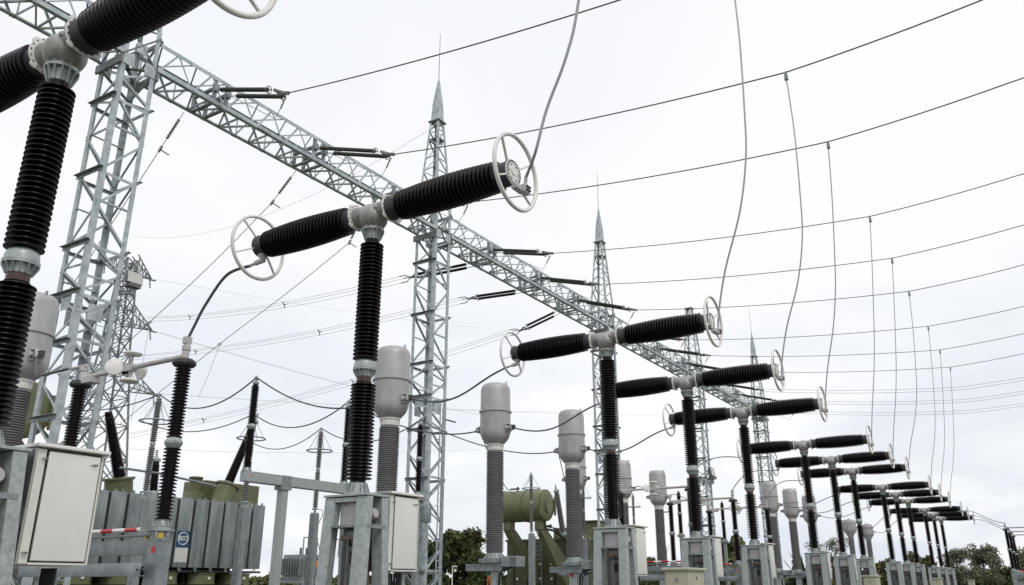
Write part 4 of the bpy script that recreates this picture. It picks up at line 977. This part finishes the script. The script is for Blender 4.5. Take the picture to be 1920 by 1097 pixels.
# ------------------------------------------------------------ connecting tube wires
def cw(label, pts, r=.024, grp="flexible leads between the equipment"):
    wire("flexible_lead", label, "connecting wire", pts, r, M['wire'], grp)
lx, lz = ROWX - 2.68, 7.07 - .325
cw("dark lead curving down from the largest breaker's left ring to the disconnector post", smooth_path([(lx, PH[1] - .04, lz)] + [at_y(u, v, 8.68) for u, v in [(425, 516), (385, 572), (364, 612)]] + [(-12.06, 8.67, 5.68)]), .027)
LB = {2: "the mid-picture breaker's left ring to the largest whole capsule head", 3: "behind the mid-picture column to the capsule head left of the conservator", 4: "the clear-ringed breaker left to the capsule head right of the conservator",
      8: "the first breaker of the fourth group to the left slender transformer", 9: "the middle breaker of the fourth group to the right slender transformer", 10: "the last breaker of the fourth group to the hidden transformer"}
for i in (2, 3, 4, 8, 9, 10):
    cx = -14.38 if i < 5 else -14.6
    cw("dark lead from " + LB[i], bez((lx, PH[i] - .04, lz), (lx - 1.2, PH[i], lz - .25), (cx + 2.3, PH[i], 5.75), (cx + .58, PH[i], 6.34)), .024)
for i, (dx, dy) in {5: (-12.0, 32.6), 6: (-12.0, 38.15), 7: (-12.0, 43.6)}.items():
    cw("dark lead looping from the %s breaker of the third group down to its disconnector" % ("first", "middle", "last")[i - 5], bez((lx, PH[i] - .04, lz), (lx - .8, PH[i] - .5, lz + .1), (dx + .3, dy + .8, 6.6), (dx, dy, 5.7)), .022)
for k, (i, y2) in enumerate(((11, 77.2), (12, 84.2))):
    cw("thin lead from the %s breaker of the farthest group to a squat transformer head" % ("first", "middle")[k], bez((lx, PH[i] - .04, lz), (lx - 1, PH[i], lz - .3), (-12.2, y2, 5.7), (-13.7, y2, 6.15)), .022)
for k, (i, y2) in enumerate(((11, 69.5), (12, 75.0), (13, 80.4))):
    cw("lead dropping right from the %s breaker of the farthest group to a disconnector" % ("first", "middle", "last")[k], bez((TX + .05, PH[i] + .2, 6.9), (TX + 1.0, PH[i], 7.0), (-3.6, y2, 5.75), (-2.6, y2, 5.72)), .022)
cw("grey lead bending from the far left capsule head to the disconnector", smooth_path([(-17.7, 9.1, 6.3), (-17.45, 9.0, 5.95), (-17.0, 8.85, 5.72), (-16.2, 8.7, 5.64), (-15.5, 8.67, 5.64)]), .03)
tops = [V((BX, y, 4.945 + 2.93)) for y in (17.42, 21.7, 25.85)]
for k in range(3):
    end = V((-14.96, PH[2 + k], 6.34))
    cw("dark lead from the %s to a capsule head" % ("post on the frame's left end", "post beside the largest column running right", "post before the second tower")[k], bez(tops[k], tops[k] + V((1.5, 0, -.9)), end + V((-1.8, 0, -.25)), end), .024)
ap = [V((AX, y, 8.3)) for y in (18.55, 23.0, 26.9)]
for k in range(3):
    cw("dark lead sagging left from the %s to a hooped arrester" % ("post on the frame's left end", "post on the frame's right end", "post before the second tower")[k], sag(tops[k], ap[k], .75, 18), .024)
    f_ = (V((-32.3, 16.5, 8.5)), V((-32.3, 21.5, 8.3)), V((-32.3, 27.6, 8.2)))[k]
    cw("dark lead running from the %s hooped arrester down to the near transformer" % ("left", "middle", "right")[k], sag(ap[k], f_, .6, 14), .022)
for k, y in enumerate((PH[6], PH[7])):
    cw("thin lead between the capsule head %s and its disconnector" % ("right of the mid-picture column", "behind the white disc")[k], bez((-17.95, y, 6.34), (-17.2, y - .4, 6.6), (-16.2, y - 1.5, 5.8), (-15.5, (38.15, 43.6)[k], 5.64)), .02)
for k in range(3):
    a = V((-14.95 if k < 2 else -19.05, PH[3 + k], 6.3)); z = V((-27, (45.35, 52.4, 52.4)[k], 8.2))
    cw("thin lead sagging behind the %s toward the far transformer" % ("orange-labelled post's capsule head", "capsule head right of the conservator", "peeking capsule head")[k], sag(a, z, 1.6, 18), .018)
BGW = [("thin line from the pylon's upper arm sinking right behind the largest breaker's left arm", (-66, 42.4, 28.1), at_y(900, 614, 150), .012), ("thick-ended line from the pylon's middle arm sinking right to mid picture", (-66, 43.0, 23.4), at_y(900, 778, 125), .024),
       ("line from the pylon's lower arm running nearly level to the right", (-66, 44.2, 17.7), at_y(1100, 772, 170), .02), ("faint level line crossing behind the capsule heads at mid picture", at_y(760, 762, 120), at_y(1320, 778, 190), .02),
       ("faint level line low behind the hooped arresters", at_y(243, 842, 60), at_y(900, 842, 140), .02)]
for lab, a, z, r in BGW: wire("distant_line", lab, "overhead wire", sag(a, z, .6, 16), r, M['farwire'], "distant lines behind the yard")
wire("earth_wire", "thin wire from the second tower's top platform slanting down left to the pylon", "overhead wire", sag((-24.3, 30.5, 24.6), (-66, 40.2, 31.5), 2.2, 20), .009, M['farwire'])
# ------------------------------------------------------------ far pylon
t = thing("transmission_pylon", "distant grey lattice pylon with three pairs of arms, behind the nearest lattice tower", "pylon", tuple(PYL))
def leg_at(z):
    return 2.6 - 1.75 * (z / 21) if z < 21 else .85 - .45 * (z - 21) / 10
b = MB()
for sx in (-1, 1):
    for sy in (-1, 1): b.tube([(sx * leg_at(z), sy * leg_at(z), z) for z in (0, 21, 29.2)], .1, 5)
b.build("leg", M['steel_far'], t)
b = MB(); z = 0
while z < 29:
    dz = max(1.3, leg_at(z) * 1.7); z2 = min(29.2, z + dz); h0, h1 = leg_at(z), leg_at(z2)
    for k in range(4):
        nx, ny = ((1, 0), (0, 1), (-1, 0), (0, -1))[k]; tx, ty = -ny, nx
        P = lambda h, s, zz: (nx * h + tx * s * h, ny * h + ty * s * h, zz)
        b.bar(P(h0, -1, z), P(h1, 1, z2), .08, .08); b.bar(P(h0, 1, z), P(h1, -1, z2), .08, .08); b.bar(P(h0, -1, z), P(h0, 1, z), .07, .07)
    z = z2
b.build("bracing", M['steel_far'], t)
for z, L_ in ((28.0, 1.9), (23.3, 2.5), (17.6, 3.4)):
    for s in (-1, 1):
        b = MB(); h = leg_at(z); tip = V((0, s * (h + L_), z + .1))
        for sx in (-1, 1):
            a0, a1 = V((sx * h, s * h, z)), V((sx * leg_at(z + 1.8), s * leg_at(z + 1.8), z + 1.8))
            b.bar(a0, tip, .09, .09); b.bar(a1, tip, .08, .08); pr = a0
            for q in range(1, 5):
                u1 = a1.lerp(tip, q / 5 - .1); u0 = a0.lerp(tip, q / 5); b.bar(pr, u1, .05, .05); b.bar(u1, u0, .05, .05); pr = u0
        for q in range(1, 5):
            f0 = q / 5; b.bar(V((h, s * h, z)).lerp(tip, f0), V((-h, s * h, z)).lerp(tip, f0 + .1), .05, .05)
        b.build("crossarm", M['steel_far'], t)
        b = MB(); b.lathe(sheds(.03, .08, 0, .9, .15), tip - V((0, .2 * s, .1)), V((.2, s * .05, -.95)), 8); b.lathe(sheds(.03, .08, 0, .9, .15), tip - V((0, .2 * s, .1)), V((.9, s * .1, -.25)), 8); b.build("line_insulator", M['steel_far'], t)

# ------------------------------------------------------------ beige kiosks along the row
def kiosk(x, y, lab):
    t = thing("cable_kiosk", lab, "cabinet", (x, y, 0), "beige cable kiosks along the row")
    b = MB(); b.box(-.47, 0, 0, 0, .9, 1.93); b.build("body", M['beige'], t, bevel=.01)
    b = MB(); b.box(-.52, -.05, 1.93, .05, .95, 1.985); b.build("roof", M['beige'], t, bevel=.015)
    b = MB(); b.box(-.44, -.012, .2, -.03, -.001, 1.88); b.build("door", M['beige'], t, bevel=.003)
    b = MB(); b.box(-.25, -.03, 1.74, -.2, -.0125, 1.8); b.cyl((.0, .45, 1.8), (.02, .45, 1.8), .03, 8); b.build("handle", M['dull'], t)
    return t
k0 = kiosk(-6.0, 15.9, "beige cable kiosk nearest the camera, low at the bottom right of the middle")
dup(k0, (-6.0, 36.0, 0), "beige cable kiosk between the third and fourth groups of breakers")
dup(k0, (-6.0, 57.7, 0), "beige cable kiosk in front of the farthest group of breakers")
dup(k0, (-6.3, 85.0, 0), "smallest beige kiosk, right of the farthest breaker")

# lamp post behind the second tower
p = at_x(848, 1078, -50)
t = thing("lamp_post", "tiny pale lamp post in front of the dark trees beside the second tower", "street lamp", (p.x, p.y, 0))
b = MB(); b.cyl((0, 0, 0), (0, 0, 3.3), .06, 8, .04); b.build("pole", M['white'], t)
b = MB(); b.box(-.05, -.02, 3.2, .5, .12, 3.3); b.box(.2, -.05, 2.75, .4, .1, 3.0); b.build("lamp_head", M['white'], t)

# ------------------------------------------------------------ trees
def crown_mesh(name, clumps, n, size, m, seed, flat=.75):
    rnd = random.Random(seed); vs = []; fs = []
    tot = sum(r ** 2 for *_, r in clumps)
    for cx, cy, cz, r in clumps:
        for _ in range(int(n * r * r / tot)):
            d = V((rnd.gauss(0, 1), rnd.gauss(0, 1), rnd.gauss(0, 1))).normalized() * r * (rnd.random() ** .4) * rnd.uniform(.75, 1.12)
            c = V((cx + d.x, cy + d.y, cz + d.z * flat)); s = size * rnd.uniform(.5, 1.3)
            a = V((rnd.gauss(0, 1), rnd.gauss(0, 1), rnd.gauss(0, 1))).normalized(); b_ = a.orthogonal().normalized() * s; a2 = a.cross(b_).normalized() * s * .6
            o = len(vs); vs += [c - b_, c - a2 * .8, c + b_, c + a2]; fs.append((o, o + 1, o + 2, o + 3))
    me = bpy.data.meshes.new(name); me.from_pydata([tuple(v) for v in vs], [], fs); me.materials.append(m); return me
def trunk_mesh(h, r, limbs, seed, m):
    rnd = random.Random(seed); b = MB(); b.tube([(0, 0, 0), (.1, .05, h * .4), (.0, .1, h * .75)], [r, r * .7, r * .35], 8)
    for k in range(limbs):
        a = 2 * math.pi * k / limbs + rnd.random(); z = h * rnd.uniform(.25, .6); L_ = h * rnd.uniform(.25, .42)
        b.tube([(0.05, .05, z), (math.cos(a) * L_ * .5, math.sin(a) * L_ * .5, z + L_ * .5), (math.cos(a) * L_ * .8, math.sin(a) * L_ * .8, z + L_ * 1.0)], [r * .4, r * .25, r * .08], 6)
        for q in range(3):
            a2 = a + rnd.uniform(-.9, .9); s0 = V((math.cos(a) * L_ * .5, math.sin(a) * L_ * .5, z + L_ * .5))
            b.tube([s0, s0 + V((math.cos(a2) * L_ * .4, math.sin(a2) * L_ * .4, L_ * rnd.uniform(.3, .7)))], [r * .15, r * .04], 5)
    return b
TREEC = {}
def tree(loc, h, wd, label, kind='dense', group="trees around the yard", sd=1):
    t = thing({'spruce': "spruce_tree", 'bush': "shrub"}.get(kind, "broadleaf_tree"), label, {'bush': "shrub"}.get(kind, "tree"), loc, group, rz=sd * 1.3)
    rnd = random.Random(sd * 31 + 5)
    key = (kind, sd)
    if kind == 'spruce':
        cl = [(0, 0, .2 + .08 * k, .42 * (1 - k / 11) + .02) for k in range(10)]; cm = crown_mesh("crown", cl, 3000, .07, M['leaf3'], sd, .3)
    elif kind == 'sparse':
        cl = [(rnd.uniform(-.35, .35), rnd.uniform(-.35, .35), rnd.uniform(.4, .95), rnd.uniform(.08, .18)) for _ in range(22)]; cm = crown_mesh("crown", cl, 1900, .022, M['leaf4'], sd)
    elif kind == 'bush':
        cl = [(rnd.uniform(-.4, .4), rnd.uniform(-.4, .4), rnd.uniform(.2, .65), rnd.uniform(.2, .34)) for _ in range(10)]; cm = crown_mesh("crown", cl, 3200, .06, M['leaf2'], sd)
    else:
        cl = [(rnd.uniform(-.4, .4), rnd.uniform(-.4, .4), rnd.uniform(.2, .88) , rnd.uniform(.1, .25)) for _ in range(24)]
        cl = [(x * (1.2 - z * .75), y * (1.2 - z * .75), z, r) for x, y, z, r in cl]; cm = crown_mesh("crown", cl, 4200 if kind == 'grey' else 7000, .03 if kind == 'grey' else .04, {'dense': M['leaf'], 'olive': M['leaf2'], 'grey': M['leaf4']}[kind], sd)
    o = bpy.data.objects.new("crown", cm); COL.objects.link(o); o.parent = t; o.scale = (wd, wd, h)
    b = trunk_mesh(h, h * .028, 4 if kind == 'spruce' else 9, sd, M['bark']); b.build("trunk", M['bark'], t)
    return t
def on(u, X):                                                     # ground spot below a bearing of the photograph
    q = at_x(u, 1000, X); return (X, q.y, 0)
tree(on(800, -62), 6.6, 7.5, "dark bushy tree left of the second tower's foot, lower than its neighbour", 'dense', sd=1)
tree(on(858, -64), 8.3, 8.5, "tallest dark green tree, behind the second lattice tower", 'dense', sd=2)
tree(on(905, -60), 5.6, 5.5, "dark green tree left of the orange-labelled post", 'dense', sd=3)
tree(on(940, -62), 3.4, 4.5, "low pale shrub below the green conservator", 'bush', "shrubs behind the yard", sd=4)
tree(on(1362, -44), 9.0, 7.5, "light olive tree between two breaker columns, below the flat-topped tower", 'olive', sd=5)
tree(on(1345, -50), 9.5, 5.0, "dark pointed tree just left of the light olive tree", 'dense', sd=6)
tree(on(1212, -60), 6.2, 6.0, "small dark tree low between the disconnector posts", 'dense', sd=7)
tree(on(1490, -35), 7.2, 3.6, "narrow dark spruce between the slender transformer and a breaker", 'spruce', sd=8)
tree(on(1553, -32), 8.8, 7.0, "nearly bare grey tree behind the breaker bases of the third group", 'sparse', sd=9)
tree(on(1648, -26), 7.0, 6.0, "small green tree between the third and fourth breaker groups", 'olive', sd=10)
tree((-17.0, 196, 0), 8.6, 7.5, "grey green tree just right of the farthest breaker column", 'grey', sd=11)
tree((-12.6, 202, 0), 9.6, 8.0, "taller airy grey green tree at the far right, second from the farthest breaker", 'grey', sd=12)
tree((-5.0, 205, 0), 8.8, 7.0, "airy tree at the right edge behind the disconnector posts", 'grey', sd=13)
tree((1.8, 208, 0), 9.2, 8.0, "tree cut by the right edge of the picture", 'grey', sd=14)
tree((-22.5, 190, 0), 7.5, 7.0, "low green tree seen between the columns of the farthest breakers", 'olive', sd=15)
for k, (u, X, h, wd) in enumerate([(490, -70, 2.4, 6), (525, -75, 3.4, 4), (610, -60, 3.0, 6), (655, -62, 3.2, 6), (975, -70, 3.6, 7), (1235, -60, 3.4, 6), (1405, -50, 4.0, 8)]):
    tree(on(u, X), h, wd, ["low shrub right of the radiator bank", "thin shrub behind the small far transformer", "shrub left of the largest breaker's legs", "shrub seen between the largest breaker's legs", "shrub behind the far transformer's ladder", "shrub beside the nearest kiosk", "shrub right of the olive tree"][k], 'bush', "shrubs behind the yard", sd=20 + k)
# far wood on the right and along the horizon: one mass
cl = []; rnd = random.Random(3)
for k in range(95):
    x = -45 + k * 1.9; cl.append((x + rnd.uniform(-1, 1), 218 + rnd.uniform(-6, 10), rnd.uniform(1.2, 3.4), rnd.uniform(2.2, 3.6)))
    cl.append((x + rnd.uniform(-1, 1), 214 + rnd.uniform(-4, 4), rnd.uniform(.5, 2), rnd.uniform(1.8, 2.6)))
me = crown_mesh("far_wood", cl, 60000, .62, M['leaf'], 4); o = bpy.data.objects.new("far_wood", me); COL.objects.link(o); tag(o, "dark green wood along the horizon at the far right", "wood", kind="stuff")
cl = []
for k in range(120):
    a = R(-14 - k * .62); d = 300; cl.append((math.sin(a) * d, math.cos(a) * d, rnd.uniform(.5, 2.2), rnd.uniform(3.0, 4.6)))
me = crown_mesh("far_wood", cl, 30000, .9, M['leaf2'], 5, .5); o = bpy.data.objects.new("far_hedge", me); COL.objects.link(o); tag(o, "low green hedge line on the horizon behind the whole yard", "hedge", kind="stuff")
